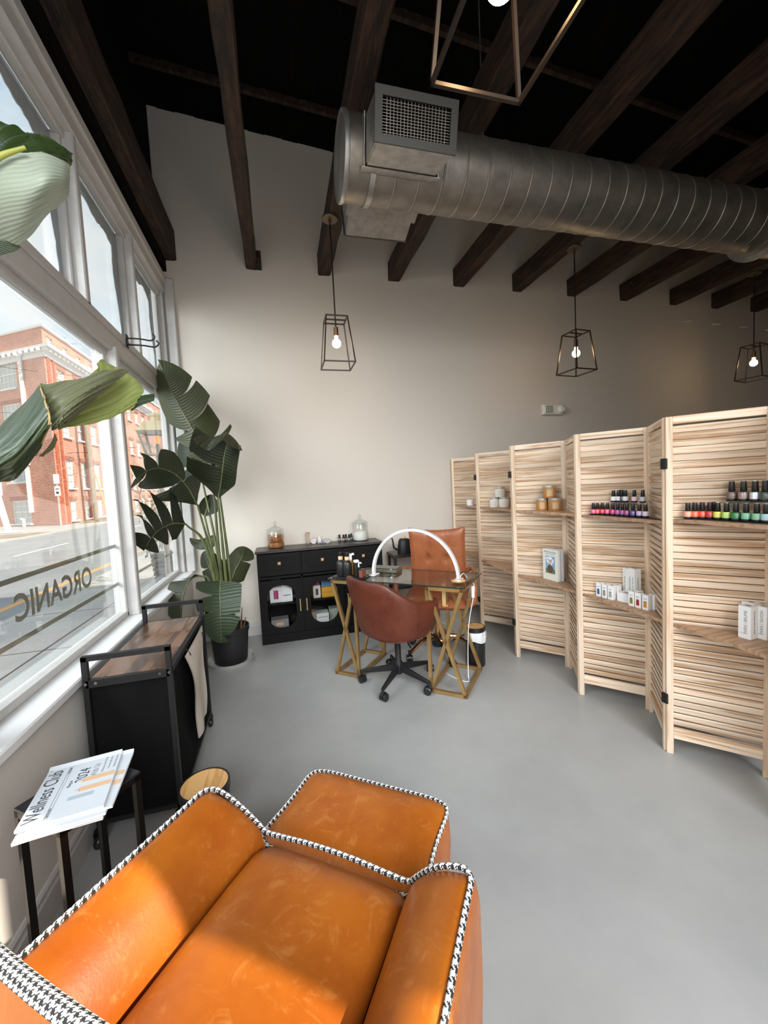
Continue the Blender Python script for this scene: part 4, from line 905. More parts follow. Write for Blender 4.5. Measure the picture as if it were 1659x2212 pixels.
# front tub chair
tc = thing('tub_chair', (.745, 2.665, 0), 'russet leather tub office chair on a black castered base, in front of the desk', 'office chair', None, UA-.42)
star_base(tc, .272, .125, M_BLACK, a0=radians(14)-UA+.42)
MB().lathe([(0, .07), (.026, .07), (.030, .09), (.030, .15), (.022, .165), (.022, .30), (.012, .305), (.012, .37), (0, .37)], seg=20).obj('gas_column', M_BLACK, tc, smooth=40)
MB().lathe([(.0122, .30), (.0125, .345)], seg=16).obj('chrome_piston', M_CHROME, tc, smooth=40)
MB().rbox((0, 0, .375), (.20, .18, .03), .006).obj('seat_plate', M_BLACK, tc); MB().tube([(.10, -.02, .37), (.18, -.06, .352), (.215, -.07, .335)], .006, 8).obj('lift_lever', M_BLACK, tc)
def tub(th, v, inset):
    """shell of the tub: th around from the right arm (-) over the back to the left arm; v 0 bottom..1 rim"""
    k = abs(th)/radians(118); k = min(1, k)
    top = .845-.20*max(0, min(1, (k-.30)/.42))**1.0*(1 if True else 0); top -= .02*k; s_ = max(0, min(1, (k-.25)/.5)); s_ = s_*s_*(3-2*s_); top = .802-.165*s_
    bot = .402; z = bot+(top-bot)*v
    rx, ry = .300, .280; tap = .86+.14*min(1, v*1.6)**.7+.035*v; bl = 1.0
    rx_, ry_ = (rx*tap-inset), (ry*tap-inset)
    p = Vector((rx_*sin(th), -ry_*cos(th), 0)); pw = 2.25
    c, s2 = cos(th), sin(th); q = (abs(s2)**pw+abs(c)**pw)**(-1/pw); p = Vector((rx_*s2*q, -ry_*c*q, z))
    p.y -= .055*v*v*max(0, cos(th)); return p
NT = 44; ths = [radians(-118+236*i/NT) for i in range(NT+1)]
rows = []
for th in ths:
    o_ = [tub(th, v, 0) for v in (0, .06, .2, .4, .6, .8, .93)]; i_ = [tub(th, v, .055) for v in (.93, .8, .6, .4, .22)]
    rt = [tub(th, .985, .010), tub(th, 1.0, .028), tub(th, .985, .046)]
    rows.append([tuple(tub(th, 0, .05))]+[tuple(p) for p in o_+rt+i_])
m = MB(); m.grid(rows)
for e in (0, -1): k0 = m.add(rows[e]); m.face([k0+i for i in range(len(rows[e]))])
m.obj('bucket_shell', M_TUBLEATHER, tc, smooth=50)
m = MB(); pr = []
for i in range(36):
    a = 2*pi*i/36; c_, s_ = cos(a), sin(a); q = (abs(c_)**3+abs(s_)**3)**(-1/3); pr.append((.222*c_*q, .235*s_*q+.02))
rows = [[(x_*f, y_*f, z) for f, z in ((0.0, .405), (.9, .405), (1, .42), (1.02, .455), (.96, .482), (.7, .492), (0, .495))] for x_, y_ in pr]; m.grid(rows, closed_u=True); m.obj('seat_cushion', M_TUBLEATHER, tc, smooth=60)
m = MB()
for sg_ in (-1, 1):
    pts = [tuple(tub(radians(78)*sg_, v, -.0015)) for v in (.03, .2, .4, .6, .8, .95)]; m.tube(bez(pts, 16), .0022, 6)
m.obj('side_seam', M_TUBLEATHER, tc, smooth=60)
m = MB(); pts = []
for i in range(48):
    a = 2*pi*i/48; c_, s_ = cos(a), sin(a); q = (abs(c_)**2.6+abs(s_)**2.6)**(-1/2.6); pts.append((.222*c_*q, .21*s_*q))
m.prism(pts, .378, .405); m.obj('under_shell', M_TUBLEATHER, tc, smooth=40)
# high-back chair behind the desk
hc = thing('high_back_chair', (1.205, 3.045, 0), 'tan leather high-back office chair with tufted back and rose gold base, behind the desk', 'office chair', None, UA+pi+.22)
star_base(hc, .29, .12, M_ROSE, True, .75)
MB().lathe([(0, .06), (.05, .06), (.055, .10), (.05, .145), (.03, .15), (0, .15)], seg=20).obj('hub', M_PLASTIC, hc, smooth=40); MB().lathe([(0, .14), (.024, .14), (.024, .40), (0, .40)], seg=18).obj('gas_column', M_ROSE, hc, smooth=40); MB().rbox((0, 0, .405), (.24, .22, .03), .006).obj('seat_plate', M_PLASTIC, hc)
def pillow(w, h, t_, tuft, nu=24, nv=24, buttons=()):
    rows_f = []; rows_b = []
    for i in range(nu+1):
        rf = []; rb = []
        for j in range(nv+1):
            u, v = 2*i/nu-1, 2*j/nv-1; e = (1-u**6)**.5*(1-v**6)**.5; d = t_/2*(.25+.75*e)
            for bx, bz in buttons: d -= tuft*math.exp(-((u-bx)**2+(v-bz)**2)/.012)+tuft*.35*math.exp(-((u-bx)**2)/.0012)
            pin = 1-.035*(1-abs(v))*(abs(u) > .99)-.0*v; x_ = u*w/2*(1+.03*abs(v)**3); z_ = v*h/2*(1+.05*abs(u)**3-.045*(1-u*u)*max(0, v)**2)
            rf.append((x_, d, z_)); rb.append((x_, -t_/2*(.25+.75*e), z_))
        rows_f.append(rf); rows_b.append(rb)
    return rows_f, rows_b
f, b_ = pillow(.46, .56, .09, .030, buttons=((-.33, .1), (.33, .1))); m = MB(); T = Matrix.Rotation(radians(-11), 3, 'X')
tr_ = lambda p: tuple(T @ Vector(p)+Vector((0, -.235, .735)))
m.grid([[tr_(p) for p in r_] for r_ in f]); m.grid([[tr_(p) for p in r_] for r_ in b_][::-1])
per = []
n_ = 24
per = [(i, 0) for i in range(n_)]+[(n_, j) for j in range(n_)]+[(n_-i, n_) for i in range(n_)]+[(0, n_-j) for j in range(n_)]
m.grid([[tr_(f[i][j]), tr_(b_[i][j])] for i, j in per], closed_u=True); m.obj('tufted_back', M_CHAIRLEATHER, hc, smooth=60)
MB().tube([tr_(((f[i][j][0])*1.008, f[i][j][1], f[i][j][2]*1.008)) for i, j in per], .006, 6, closed=True).obj('back_piping', M_CHAIRLEATHER, hc, smooth=60)
f, b_ = pillow(.50, .47, .10, .01, buttons=((-.33, 0), (.33, 0))); m = MB(); T2 = Matrix.Rotation(radians(90), 3, 'X')
tr2 = lambda p: tuple(Vector((p[0], -p[2]+.03, p[1]+.47)))
m.grid([[tr2(p) for p in r_] for r_ in f][::-1]); m.grid([[tr2(p) for p in r_] for r_ in b_]); m.grid([[tr2(f[i][j]), tr2(b_[i][j])] for i, j in per], closed_u=True); m.obj('seat_cushion', M_CHAIRLEATHER, hc, smooth=60)
for sx in (-1, 1):
    pts = bez([(sx*.20, .10, .42), (sx*.30, .12, .46), (sx*.315, .10, .62), (sx*.31, -.05, .665), (sx*.29, -.22, .66), (sx*.23, -.27, .63)], 22); MB().tube(pts, .020, 8).obj('armrest', M_CHAIRLEATHER, hc, smooth=60)

# ================================================================== WASTE BINS
def bin_(name, loc, r_, h, label, bag):
    t = thing(name, loc, label, 'waste bin', 'black bins with bamboo lids'); MB().lathe([(0, .002), (r_*.93, 0), (r_*.96, .006), (r_, h-.03), (r_*.97, h-.03)], seg=34).obj('bin_body', M_PLASTIC, t, smooth=40)
    MB().lathe([(r_*1.01, h-.032), (r_*1.04, h-.03), (r_*1.04, h), (r_*.96, h+.002), (r_*.95, h-.003)], seg=34).obj('lid_ring', M_PLASTIC, t, smooth=40)
    MB().lathe([(0, h-.001), (r_*.955, h-.001), (r_*.955, h-.008), (0, h-.008)], seg=34).obj('bamboo_lid', M_BAMBOO, t, smooth=40)
    if bag:
        rows = []; rg = random.Random(3)
        for i in range(40):
            a = 2*pi*i/40; wv = .004*sin(a*7)+.003*sin(a*13+1); bl = .02*math.exp(-((a-.1)**2)/.12)+.02*math.exp(-((a-.1-2*pi)**2)/.12); zlo = h-.105+.012*sin(a*2+.5)
            rows.append([(cos(a)*q, sin(a)*q, z) for q, z in ((r_*1.0, h-.034), (r_*1.03+wv*.4, h-.04), (r_*1.07+wv+bl*.8, h-.058), (r_*1.09+wv+bl, h-.08), (r_*1.05+wv*.5+bl*.3, zlo), (r_*1.0, zlo+.01))])
        m = MB(); m.grid(rows, closed_u=True); m.obj('bin_liner', M_BAG, t, smooth=60)
bin_('waste_bin', (1.385, 2.735, 0), .0735, .30, 'black waste bin with bamboo lid and white liner under the desk corner', True)
bin_('waste_bin', (-.345, 1.60, 0), .088, .30, 'black waste bin with bamboo lid half hidden behind the leather armchair', False)
# power strip and black cables on the floor behind the desk
t = thing('power_strip', (1.33, 3.20, 0), 'white power strip on the floor behind the desk', 'power strip', None, .6); MB().rbox((0, 0, .018), (.24, .05, .036), .006).obj('strip_body', M_WHITE, t)
for i in range(4): MB().rbox((-.08+i*.05, 0, .037), (.03, .03, .003), .001).obj('socket', M_INKL, t)
MB().tube(bez([(.12, 0, .015), (.3, .08, .004), (.42, .3, .004), (.5, .6, .004)], 20), .004, 6).obj('cord', M_WHITE, t, smooth=60)
t = thing('black_cable', (1.5, 3.25, 0), 'loose black cable trailing on the floor behind the desk', 'cable'); MB().tube(bez([(-.25, .1, .005), (-.1, -.02, .005), (.1, .06, .005), (.22, -.06, .005), (.1, -.12, .005), (-.05, -.03, .009)], 40), .0045, 6).obj('cord', M_PLASTIC, t, smooth=60); MB().rbox((-.25, .11, .018), (.05, .035, .034), .005).obj('adapter', M_PLASTIC, t)

# ================================================================== LOUVRED FOLDING SCREENS
PH, PW, PT = 1.66, .385, .022
def slat_mesh():
    m = MB(); L = (PW-.056)/2; c, s_ = cos(radians(21)), sin(radians(21)); sec = []
    for a, b_ in ((-.004, -.0145), (-.001, -.0165), (.004, -.0150), (.004, .0145), (.001, .0165), (-.004, .0150)):
        sec.append((a*c+b_*s_, -a*s_*1+b_*c))     # foot leans towards the room
    a = m.add([(-L, y, z) for y, z in sec]); b_ = m.add([(L, y, z) for y, z in sec])
    for i in range(6): j = (i+1) % 6; m.face([a+i, b_+i, b_+j, a+j])
    m.face([a+i for i in range(6)]); m.face([b_+i for i in reversed(range(6))]); return m.mesh('louvre_slat', M_WOOD)
SLAT = slat_mesh()
ST = MB().rbox((0, 0, PH/2), (.029, PT, PH), .002).mesh('screen_stile', M_WOODV)
TOPR = MB().rbox((0, 0, 0), (PW-.058, PT*.9, .036), .0015).mesh('screen_top_rail', M_WOOD)
BOTR = MB().rbox((0, 0, 0), (PW-.058, PT*.9, .052), .0015).mesh('screen_bottom_rail', M_WOOD)
HINGE = MB().rbox((0, 0, 0), (.012, .030, .050), .002).mesh('butt_hinge', M_BLACKMETAL)
def panel(t, a, c, base):
    """one louvred panel from floor point a to c; local +y faces the room"""
    a, c = Vector((*a, 0)), Vector((*c, 0)); d = (c-a).normalized(); ang = atan2(d.y, d.x); mid = (a+c)/2
    p = link('panel', None, t, mid-base); 
    if (Matrix.Rotation(ang, 3, 'Z') @ Vector((0, 1, 0))).x > 0: ang += pi
    p.rotation_euler = (0, 0, ang); W_ = (c-a).length
    for sx in (-1, 1): link('stile', ST, p, (sx*(PW/2-.0145), 0, 0))
    link('top_rail', TOPR, p, (0, 0, PH-.018)); link('bottom_rail', BOTR, p, (0, 0, .108))
    n = 44
    for i in range(n):
        o = link('slat', SLAT, p, (0, 0, .163+.0334*i)); o.rotation_euler = (random.uniform(-.03, .03), 0, 0)
    return p
F = [(1.84, 4.05), (1.79, 3.405), (1.74, 2.745), (1.80, 2.112), (1.802, 1.520), (1.80, .93)]
K = [(2.065, 3.735), (2.03, 3.085), (1.998, 2.440), (2.05, 1.830), (2.062, 1.237), (2.06, .64)]
def screen(name, label, pts):
    base = Vector((*pts[len(pts)//2], 0)); t = thing(name, base, label, 'folding screen', 'louvred folding screens')
    for a, c in zip(pts, pts[1:]):
        a_, c_ = Vector(a), Vector(c); d = (c_-a_).normalized(); Lg = (c_-a_).length; g = (Lg-PW)/2; panel(t, a_+d*g, c_-d*g, base)
    for q in pts[1:-1]:
        for z in (.28, 1.44): link('hinge', HINGE, t, Vector((q[0]+(-.010 if q[0] < 1.95 else .010), q[1], z))-base)
    return t, base
s1, b1 = screen('folding_screen', 'far folding screen of pale louvred panels, reaching to the back wall', [F[0], K[0], F[1], K[1], F[2], K[2], F[3]])
s2, b2 = screen('folding_screen', 'near folding screen of pale louvred panels, with the coloured nail polish shelves', [F[3], K[3], F[4], K[4], F[5]])
def shelf(t, base, i, z):
    """triangular corner shelf between two panels"""
    f0, k, f1 = Vector(F[i]), Vector(K[i]), Vector(F[i+1]); a = f0.lerp(k, .10)+Vector((-.012, .0)); c = f1.lerp(k, .10)+Vector((-.012, 0)); kk = k+Vector((-.03, 0))
    poly = [tuple(a), tuple(kk), tuple(c)]
    m = MB(); m.prism([(x-base.x, y-base.y) for x, y in (poly[0], poly[2], poly[1])], z-.017, z); return m.obj('corner_shelf', M_SHELF, t)
ZU = [1.165, 1.166, 1.166, 1.162, 1.176]; ZL = [.665]*5
for i in range(5):
    tt, bb_ = (s1, b1) if i < 3 else (s2, b2)
    shelf(tt, bb_, i, ZU[i]); shelf(tt, bb_, i, ZL[i])
# ---- jars
def tub(name, loc, r_, h, body, lid, label, grp, lab=M_PAPERWHITE):
    t = thing(name, loc, label, 'jar', grp); MB().lathe([(0, 0), (r_*.95, 0), (r_, .004), (r_, h*.80), (r_*.96, h*.82), (0, h*.82)], seg=26).obj('jar_body', body, t, smooth=40)
    MB().lathe([(0, h*.80), (r_*.98, h*.80), (r_*1.0, h*.82), (r_*1.0, h*.985), (r_*.96, h), (0, h)], seg=26).obj('lid', lid, t, smooth=40)
    if lab:
        m = MB(); q = [(-pi/2+.9*(k/8-.5)-.55) for k in range(9)]; m.grid([[(1.006*r_*cos(a), 1.006*r_*sin(a), z) for z in (h*.15, h*.65)] for a in q]); m.obj('label', lab, t, smooth=60)
    return t
M_LID = mat('brushed_tin_lid', (.55, .54, .52), .35, .7); M_CREAMJ = mat('cream_scrub', (.74, .70, .62), .5); M_LABELG = flat('pale_printed_label', (.62, .58, .52), .6)
M_AMB2 = mat('amber_sugar', (.36, .16, .05), .3, noise=(30, (.52, .28, .10), None, None, .35, .7)); M_LABELA = flat('sheer_amber_label', (.55, .36, .20), .4)
z = ZU[1]
tub('cream_jar', (1.845, 3.182, z), .040, .088, M_CREAMJ, M_LID, 'cream jar at the left of the pyramid on the second panel shelf', 'jar pyramid of cream jars', M_LABELG)
tub('cream_jar', (1.905, 3.118, z), .046, .088, M_CREAMJ, M_LID, 'cream jar at the right of the pyramid on the second panel shelf', 'jar pyramid of cream jars', M_LABELG)
tub('cream_jar', (1.880, 3.145, z+.0885), .045, .088, M_CREAMJ, M_LID, 'cream jar on top of the pyramid on the second panel shelf', 'jar pyramid of cream jars', M_LABELG)
tub('white_jar', (1.845, 3.645, ZU[0]), .035, .06, M_WHITE, M_WHITE, 'single squat white jar on the farthest screen shelf', None, None)
z = ZU[2]
tub('amber_jar', (1.850, 2.527, z), .040, .090, M_AMB2, M_LID, 'amber scrub jar at the left of the pyramid on the third panel shelf', 'jar pyramid of amber jars', M_LABELA)
tub('amber_jar', (1.905, 2.455, z), .046, .090, M_AMB2, M_LID, 'amber scrub jar at the right of the pyramid on the third panel shelf', 'jar pyramid of amber jars', M_LABELA)
tub('amber_jar', (1.882, 2.485, z+.0905), .045, .090, M_AMB2, M_LID, 'amber scrub jar on top of the pyramid on the third panel shelf', 'jar pyramid of amber jars', M_LABELA)
# ---- nail polishes
def polish_proto():
    t = thing('nail_polish', (0, 0, 0), 'x', 'nail polish', 'x')
    MB().lathe([(0, 0), (.0145, 0), (.0155, .002), (.0155, .008), (.0150, .009)], seg=18).obj('bottle_foot', M_PLASTIC, t, smooth=40)
    MB().lathe([(.0152, .008), (.0152, .030), (.0140, .0325)], seg=18).obj('polish_label', M_WHITE, t, smooth=40)
    MB().lathe([(.0142, .032), (.0100, .0345), (.0092, .036), (.0102, .0375), (.0082, .068), (.0078, .0695), (0, .0695)], seg=18).obj('cap', M_PLASTIC, t, smooth=40)
    MB().lathe([(.0076, .0694), (.0076, .0712), (0, .0714)], seg=16).obj('colour_dot', M_WHITE, t, smooth=40)
    m = MB(); 
    for k, (w_, zz) in enumerate(((.9, .0235), (.7, .019), (.45, .0135))):
        q = [pi+.15+w_*(i/4-.5) for i in range(5)]; m.grid([[(.0154*cos(a), .0154*sin(a), zz+dz) for dz in (-.0007, .0007)] for a in q])
    m.obj('label_print', flat('silver_print', (.72, .70, .70), .5), t); return t
PP = polish_proto(); first = [True]
def polish(loc, col, label, grp, sc=1.0, metal=0.0, dot=None):
    if first[0]: o = PP; o.location = loc; first[0] = False
    else: o = dup(PP, loc)
    o['label'] = label; o['group'] = grp; o.scale = (sc,)*3; o.rotation_euler = (0, 0, .75)
    mm = flat('polish_%s' % label.split()[0], col, .3, metal=metal); dm_ = mm if dot is None else flat('dot_%s' % label.split()[0], dot, .4)
    for c in o.children:
        if c.name.startswith('polish_label') or c.name.startswith('colour_dot'):
            c.data = c.data.copy(); c.data.materials[0] = mm if c.name.startswith('polish') else dm_
    return o
zE = ZU[3]; gE = 'lower row of polishes on the pink and purple shelf'
cols = [('rose pink', (.72, .10, .20)), ('coral red', (.78, .07, .09)), ('scarlet', (.72, .04, .05)), ('bubblegum pink', (.80, .16, .33)), ('raspberry', (.68, .04, .15)), ('orchid purple', (.46, .07, .36)), ('violet', (.33, .06, .28)), ('plum', (.36, .04, .24)), ('indigo', (.10, .07, .30)), ('lilac', (.60, .45, .70)), ('pale mauve', (.66, .56, .64))]
ratio = [1.0987, 1.0815, 1.0605, 1.0395, 1.0185, 1.0, .983, .967, .9457, .9239, .9042]
for (nm, c), rt in zip(cols, ratio):
    x_ = min(1.875, 3.672/(rt+.8865+.1135)*0+3.672/(1+.8865*rt)-.026); polish((x_, x_*rt, zE+.004), c, '%s nail polish in the front row on the middle polish shelf' % nm, gE)
gE2 = 'upper row of polishes on the pink and purple shelf'
for (nm, c, mt), rt in zip((('milky white', (.80, .78, .77), 0), ('sheer white', (.76, .75, .73), 0), ('clear pearl', (.72, .73, .72), 0), ('blush pink', (.72, .48, .52), 0), ('silver grey', (.50, .50, .50), .3)), (1.016, .9955, .9715, .9405, .913)):
    x_ = min(1.925, 3.672/(1+.8865*rt)-.026); polish((x_, x_*rt, zE+.078), c, '%s nail polish on the clear riser of the middle polish shelf' % nm, gE2, dot=(.7, .68, .68))
polish((1.932, 1.902, zE+.078), (.05, .05, .05), 'black bodied nail polish standing behind the sheer white one', gE2)
zG = ZU[4]; gG = 'lower row of polishes on the red and green shelf'
cols = [('peach', (.76, .33, .20)), ('tangerine coral', (.78, .13, .07)), ('vermilion', (.76, .07, .03)), ('cherry red', (.58, .03, .03)), ('lemon yellow', (.72, .72, .10)), ('lime green', (.50, .68, .16)), ('bottle green', (.03, .22, .07)), ('mint green', (.20, .52, .34)), ('seafoam green', (.22, .50, .30)), ('ice blue', (.42, .66, .70))]
ratio = [.7835, .7657, .7476, .7294, .7116, .6926, .6728, .6522, .6317, .6143]
for (nm, c), rt in zip(cols, ratio):
    x_ = min(1.878, 3.1985/(1+.9187*rt)-.027); polish((x_, x_*rt, zG+.004), c, '%s nail polish in the front row on the nearest polish shelf' % nm, gG, 1.06)
polish((1.90, 1.90*.722, zG+.004), (.02, .02, .02), 'black nail polish tucked between the cherry red and yellow ones', gG, 1.06)
gG2 = 'upper row of polishes on the red and green shelf'
for (nm, c, mt), rt in zip((('mushroom brown', (.20, .13, .12), .2), ('taupe glitter', (.36, .27, .24), .4), ('chrome silver', (.70, .74, .76), .8), ('forest sparkle', (.06, .09, .07), .3)), (.6818, .6577, .6352, .6164)):
    x_ = min(1.935, 3.1985/(1+.9187*rt)-.028); polish((x_, x_*rt, zG+.083), c, '%s nail polish on the clear riser of the nearest polish shelf' % nm, gG2, 1.22, mt)
M_ACR = thin_glass('clear_acrylic', (.96, .97, .97), .05, .4)
def riser(i, z, x_, y0, y1, h, label):
    t = thing('acrylic_riser', (x_, (y0+y1)/2, z), label, 'riser', 'clear polish risers'); L = abs(y1-y0); MB().box((0, 0, h-.0015), (.045, L, .003)).obj('riser_top', M_ACR, t)
    for s_ in (-1, 1): MB().box((0, s_*(L/2-.002), (h-.003)/2), (.045, .003, h-.003)).obj('riser_leg', M_ACR, t)
riser(3, zE, 1.923, 1.745, 1.945, .078, 'clear acrylic riser under the pale polishes on the middle polish shelf')
riser(4, zG, 1.935, 1.165, 1.335, .083, 'clear acrylic riser under the metallic polishes on the nearest polish shelf')
for i, lb in ((3, 'thin black liner under the pink and purple polishes'), (4, 'thin black liner under the red and green polishes')):
    f0, k, f1 = Vector(F[i]), Vector(K[i]), Vector(F[i+1]); a = f0.lerp(k, .16); c = f1.lerp(k, .16); kk = k+Vector((-.05, 0)); o = Vector((1.9, (a.y+c.y)/2))
    m = MB(); m.prism([(p.x-o.x, p.y-o.y) for p in (a, c, kk)], 0, .0035); tag(m.obj('shelf_liner', M_PLASTIC, None, (o.x, o.y, ZU[i])), lb, 'liner')
# ---- books
def book(loc, rz, w, h, th, cover, label, front=False):
    t = thing('book', loc, label, 'book', 'paperbacks on the lower screen shelf', rz); m = MB()
    m.box((0, -th/2+.0008, h/2), (w, .0016, h)); m.box((0, th/2-.0008, h/2), (w, .0016, h)); m.box((-w/2+.0008, 0, h/2), (.0016, th, h)); m.obj('cover', cover, t)
    MB().box((-.001, 0, h/2), (w-.006, th-.0034, h-.006)).obj('page_block', M_NEWSEDGE, t)
    return t
BR = atan2(-.997, .08)
for i, (dx, cv, lb) in enumerate(((0, M_CREAM, 'cream paperback with a landscape cover, front of the book row'), (.0145, flat('blue_grey_cover', (.32, .36, .42), .6), 'blue grey paperback directly behind the cream landscape book'), (.029, flat('white_cover', (.7, .7, .7), .6), 'white paperback third from the front in the book row'), (.0435, flat('grey_cover', (.42, .43, .45), .6), 'grey paperback at the back of the book row'))):
    bk = book((1.862+dx*.9, 2.455+dx*.08, .665), BR, .152, .222, .014, cv, lb)
    if i == 0:
        S = lambda x_, z_, w_, h_, mm, nme: MB().box((x_, -.0074, z_), (w_, .0008, h_)).obj(nme, mm, bk)
        S(0, .112, .092, .125, flat('sky_print', (.22, .40, .62), .6), 'picture_sky'); S(0, .066, .092, .035, flat('meadow_print', (.36, .38, .10), .6), 'picture_meadow')
        m = MB()
        for cx_, cz_, r_ in ((0, .15, .022), (-.018, .138, .017), (.02, .14, .016), (.004, .128, .02), (-.03, .155, .012)): m.lathe([(0, .0), (r_, 0), (r_, .0006), (0, .0006)], (cx_, -.0078, cz_), 14, Matrix.Rotation(pi/2, 3, 'X'))
        m.obj('picture_cloud', M_PAPERWHITE, bk)
        m = MB(); m.box((0, -.0084, .100), (.010, .0006, .045)); m.lathe([(0, 0), (.030, 0), (0, .0006)], (0, -.0082, .082), 10, Matrix.Rotation(pi/2, 3, 'X')); m.obj('picture_tree', flat('umber_print', (.12, .07, .04), .7), bk)
        text('title_lettering', 'Plants for the People', .0155, M_INKL, bk, frame((0, -.0076, .204), (1, 0, 0), (0, 0, 1)), sx=.88)
        text('author_lettering', 'a modern guide to plant medicine', .007, M_INKL, bk, frame((0, -.0076, .190), (1, 0, 0), (0, 0, 1)))
# ---- boxes on the lower shelves
def carton(loc, rz, d, label, grp, vial=None, line=None, name='white_carton', side=None):
    t = thing(name, loc, label, 'box', grp, rz); MB().rbox((0, 0, d[2]/2), d, .0012).obj('carton_body', M_PAPERWHITE, t)
    m = MB(); m.box((0, 0, d[2]+.0002), (d[0]*.45, d[1]*.3, .0006)); m.obj('tuck_slot', M_INKL, t)
    if vial: 
        m = MB(); m.box((0, -d[1]/2-.0004, d[2]*.32), (d[0]*.50, .0008, d[2]*.30)); m.box((0, -d[1]/2-.0004, d[2]*.50), (d[0]*.42, .0008, d[2]*.08)); m.obj('vial_print', vial, t)
        MB().box((0, -d[1]/2-.0004, d[2]*.555), (d[0]*.44, .0008, d[2]*.04)).obj('cap_print', M_INK, t); MB().box((0, -d[1]/2-.0004, d[2]*.74), (d[0]*.55, .0008, d[2]*.035)).obj('title_print', M_INKL, t)
    if line: text('box_lettering', line, d[0]*.34, M_INKL, t, frame((d[0]*.12, -d[1]/2-.0006, d[2]*.52), (0, 0, 1), (-1, 0, 0)), .0003); MB().box((-.0, -d[1]/2-.0004, d[2]*.17), (d[0]*.6, .0006, .0012)).obj('rule_print', M_INKL, t)
    if side: text('side_lettering', side, d[1]*.22, M_INKL, t, frame((d[0]/2+.0006, 0, d[2]*.52), (0, 0, 1), (0, -1, 0)) if False else frame((d[0]/2+.0006, 0, d[2]*.52), (0, 0, 1), Vector((1, 0, 0)).cross(Vector((0, 0, 1)))), .0003)
    return t
g = 'small vial boxes on the white box shelf'; RZ = -1.43
M_V = [flat('blue_vial', (.03, .16, .36)), flat('smoke_vial', (.30, .28, .26)), flat('silver_vial', (.36, .38, .38)), flat('olive_vial', (.26, .24, .02)), flat('red_vial', (.40, .02, .02)), flat('amber_vial', (.60, .25, .01))]
spots = [(1.860, 2.000, 0, 'small white box with a blue vial print, far end of the vial boxes'), (1.862, 1.957, 1, 'small white box with a smoke grey vial print, second from the blue one'), (1.867, 1.917, 2, 'small white box with a silver vial print, third from the blue one'),
         (1.875, 1.779, 3, 'small white box with an olive vial print'), (1.877, 1.739, 4, 'small white box with a red vial print'), (1.880, 1.696, 5, 'small white box with an amber vial print')]
for x_, y_, k, lb in spots: carton((x_, y_, .665), RZ, (.033, .030, .083), lb, g, M_V[k])
for x_, y_, lb in ((1.903, 1.913, 'plain small white box behind the silver vial box'), (1.911, 1.774, 'plain small white box behind the olive vial box'), (1.916, 1.690, 'plain small white box behind the amber vial box')): carton((x_, y_, .665), RZ, (.033, .030, .083), lb, g)
t = carton((1.905, 1.847, .665), RZ+.05, (.085, .055, .052), 'low white box lying under the tall boxes on the vial shelf', None, name='flat_carton')
g2 = 'tall printed boxes on the lower shelves'
carton((1.958, 1.893, .665), RZ-.35, (.036, .040, .185), 'tall white printed box standing behind the low white box, left one', g2, line='PARIS / BRUME', side='Body Cream Botanical', name='tall_carton')
carton((1.974, 1.853, .665), RZ-.35, (.036, .040, .185), 'tall white printed box standing behind the low white box, right one', g2, line='PARIS / SAVON', side='Body Cream Botanical', name='tall_carton')
RG = -1.50
carton((1.931, 1.249, .665), RG, (.046, .050, .142), 'tall white printed box on the nearest lower shelf, left one', g2, line='PARIS / BRUME', side='Body Cream Botanical', name='tall_carton')
carton((1.983, 1.222, .665), RG, (.046, .050, .142), 'tall white printed box on the nearest lower shelf, right one', g2, line='PARIS / SAVON', side='Body Cream Botanical', name='tall_carton')
carton((1.985, 1.272, .665), RG, (.046, .050, .145), 'tall white box behind the left printed box on the nearest lower shelf', g2, name='tall_carton')

# ================================================================== CART, SIDE TABLE, NEWSPAPERS
ct = thing('rolling_cart', (-.635, 2.165, 0), 'black metal rolling cart with rustic wood top and black fabric sides, under the window', 'cart')
cw, cl, chh = .30, .73, .70; tw = .020
for sx in (-1, 1):
    for sy in (-1, 1):
        MB().bar((sx*cw/2, sy*cl/2, .075), (sx*cw/2, sy*cl/2, .785), tw).obj('post', M_BLACK, ct)
        c = link('caster', None, ct, (sx*cw/2, sy*cl/2, 0)); c.rotation_euler = (0, 0, .5*sx+1.3*sy); M = Matrix.Rotation(pi/2, 3, 'X')
        MB().lathe([(0, -.011), (.022, -.011), (.026, -.006), (.026, .006), (.022, .011), (0, .011)], (.015, 0, .026), 18, M).obj('wheel', M_PLASTIC, c, smooth=40); m = MB(); m.box((.008, .014, .045), (.034, .003, .045)); m.box((.008, -.014, .045), (.034, .003, .045)); m.box((0, 0, .070), (.036, .034, .008)); m.bar((.02, 0, .05), (.045, 0, .035), .012, .004); m.obj('fork', M_PLASTIC, c)
for sy in (-1, 1):
    MB().bar((-cw/2, sy*cl/2, .778), (cw/2, sy*cl/2, .778), tw, ext=tw/2).obj('handle_bar', M_BLACK, ct); MB().bar((-cw/2, sy*cl/2, .675), (cw/2, sy*cl/2, .675), tw, .03).obj('end_rail', M_BLACK, ct); MB().bar((-cw/2, sy*cl/2, .10), (cw/2, sy*cl/2, .10), tw).obj('end_rail', M_BLACK, ct)
    m = MB()
    for sx in (-1, 1): m.lathe([(0, 0), (.006, 0), (.005, .003), (0, .003)], (sx*(cw/2-.035), sy*(cl/2+.011), .677), 10, Matrix.Rotation(pi/2*sy, 3, 'X')); m.lathe([(0, 0), (.006, 0), (.005, .003), (0, .003)], (sx*cw/2, sy*(cl/2+.011), .677), 10, Matrix.Rotation(pi/2*sy, 3, 'X'))
    m.obj('bolt', M_CHROME, ct)
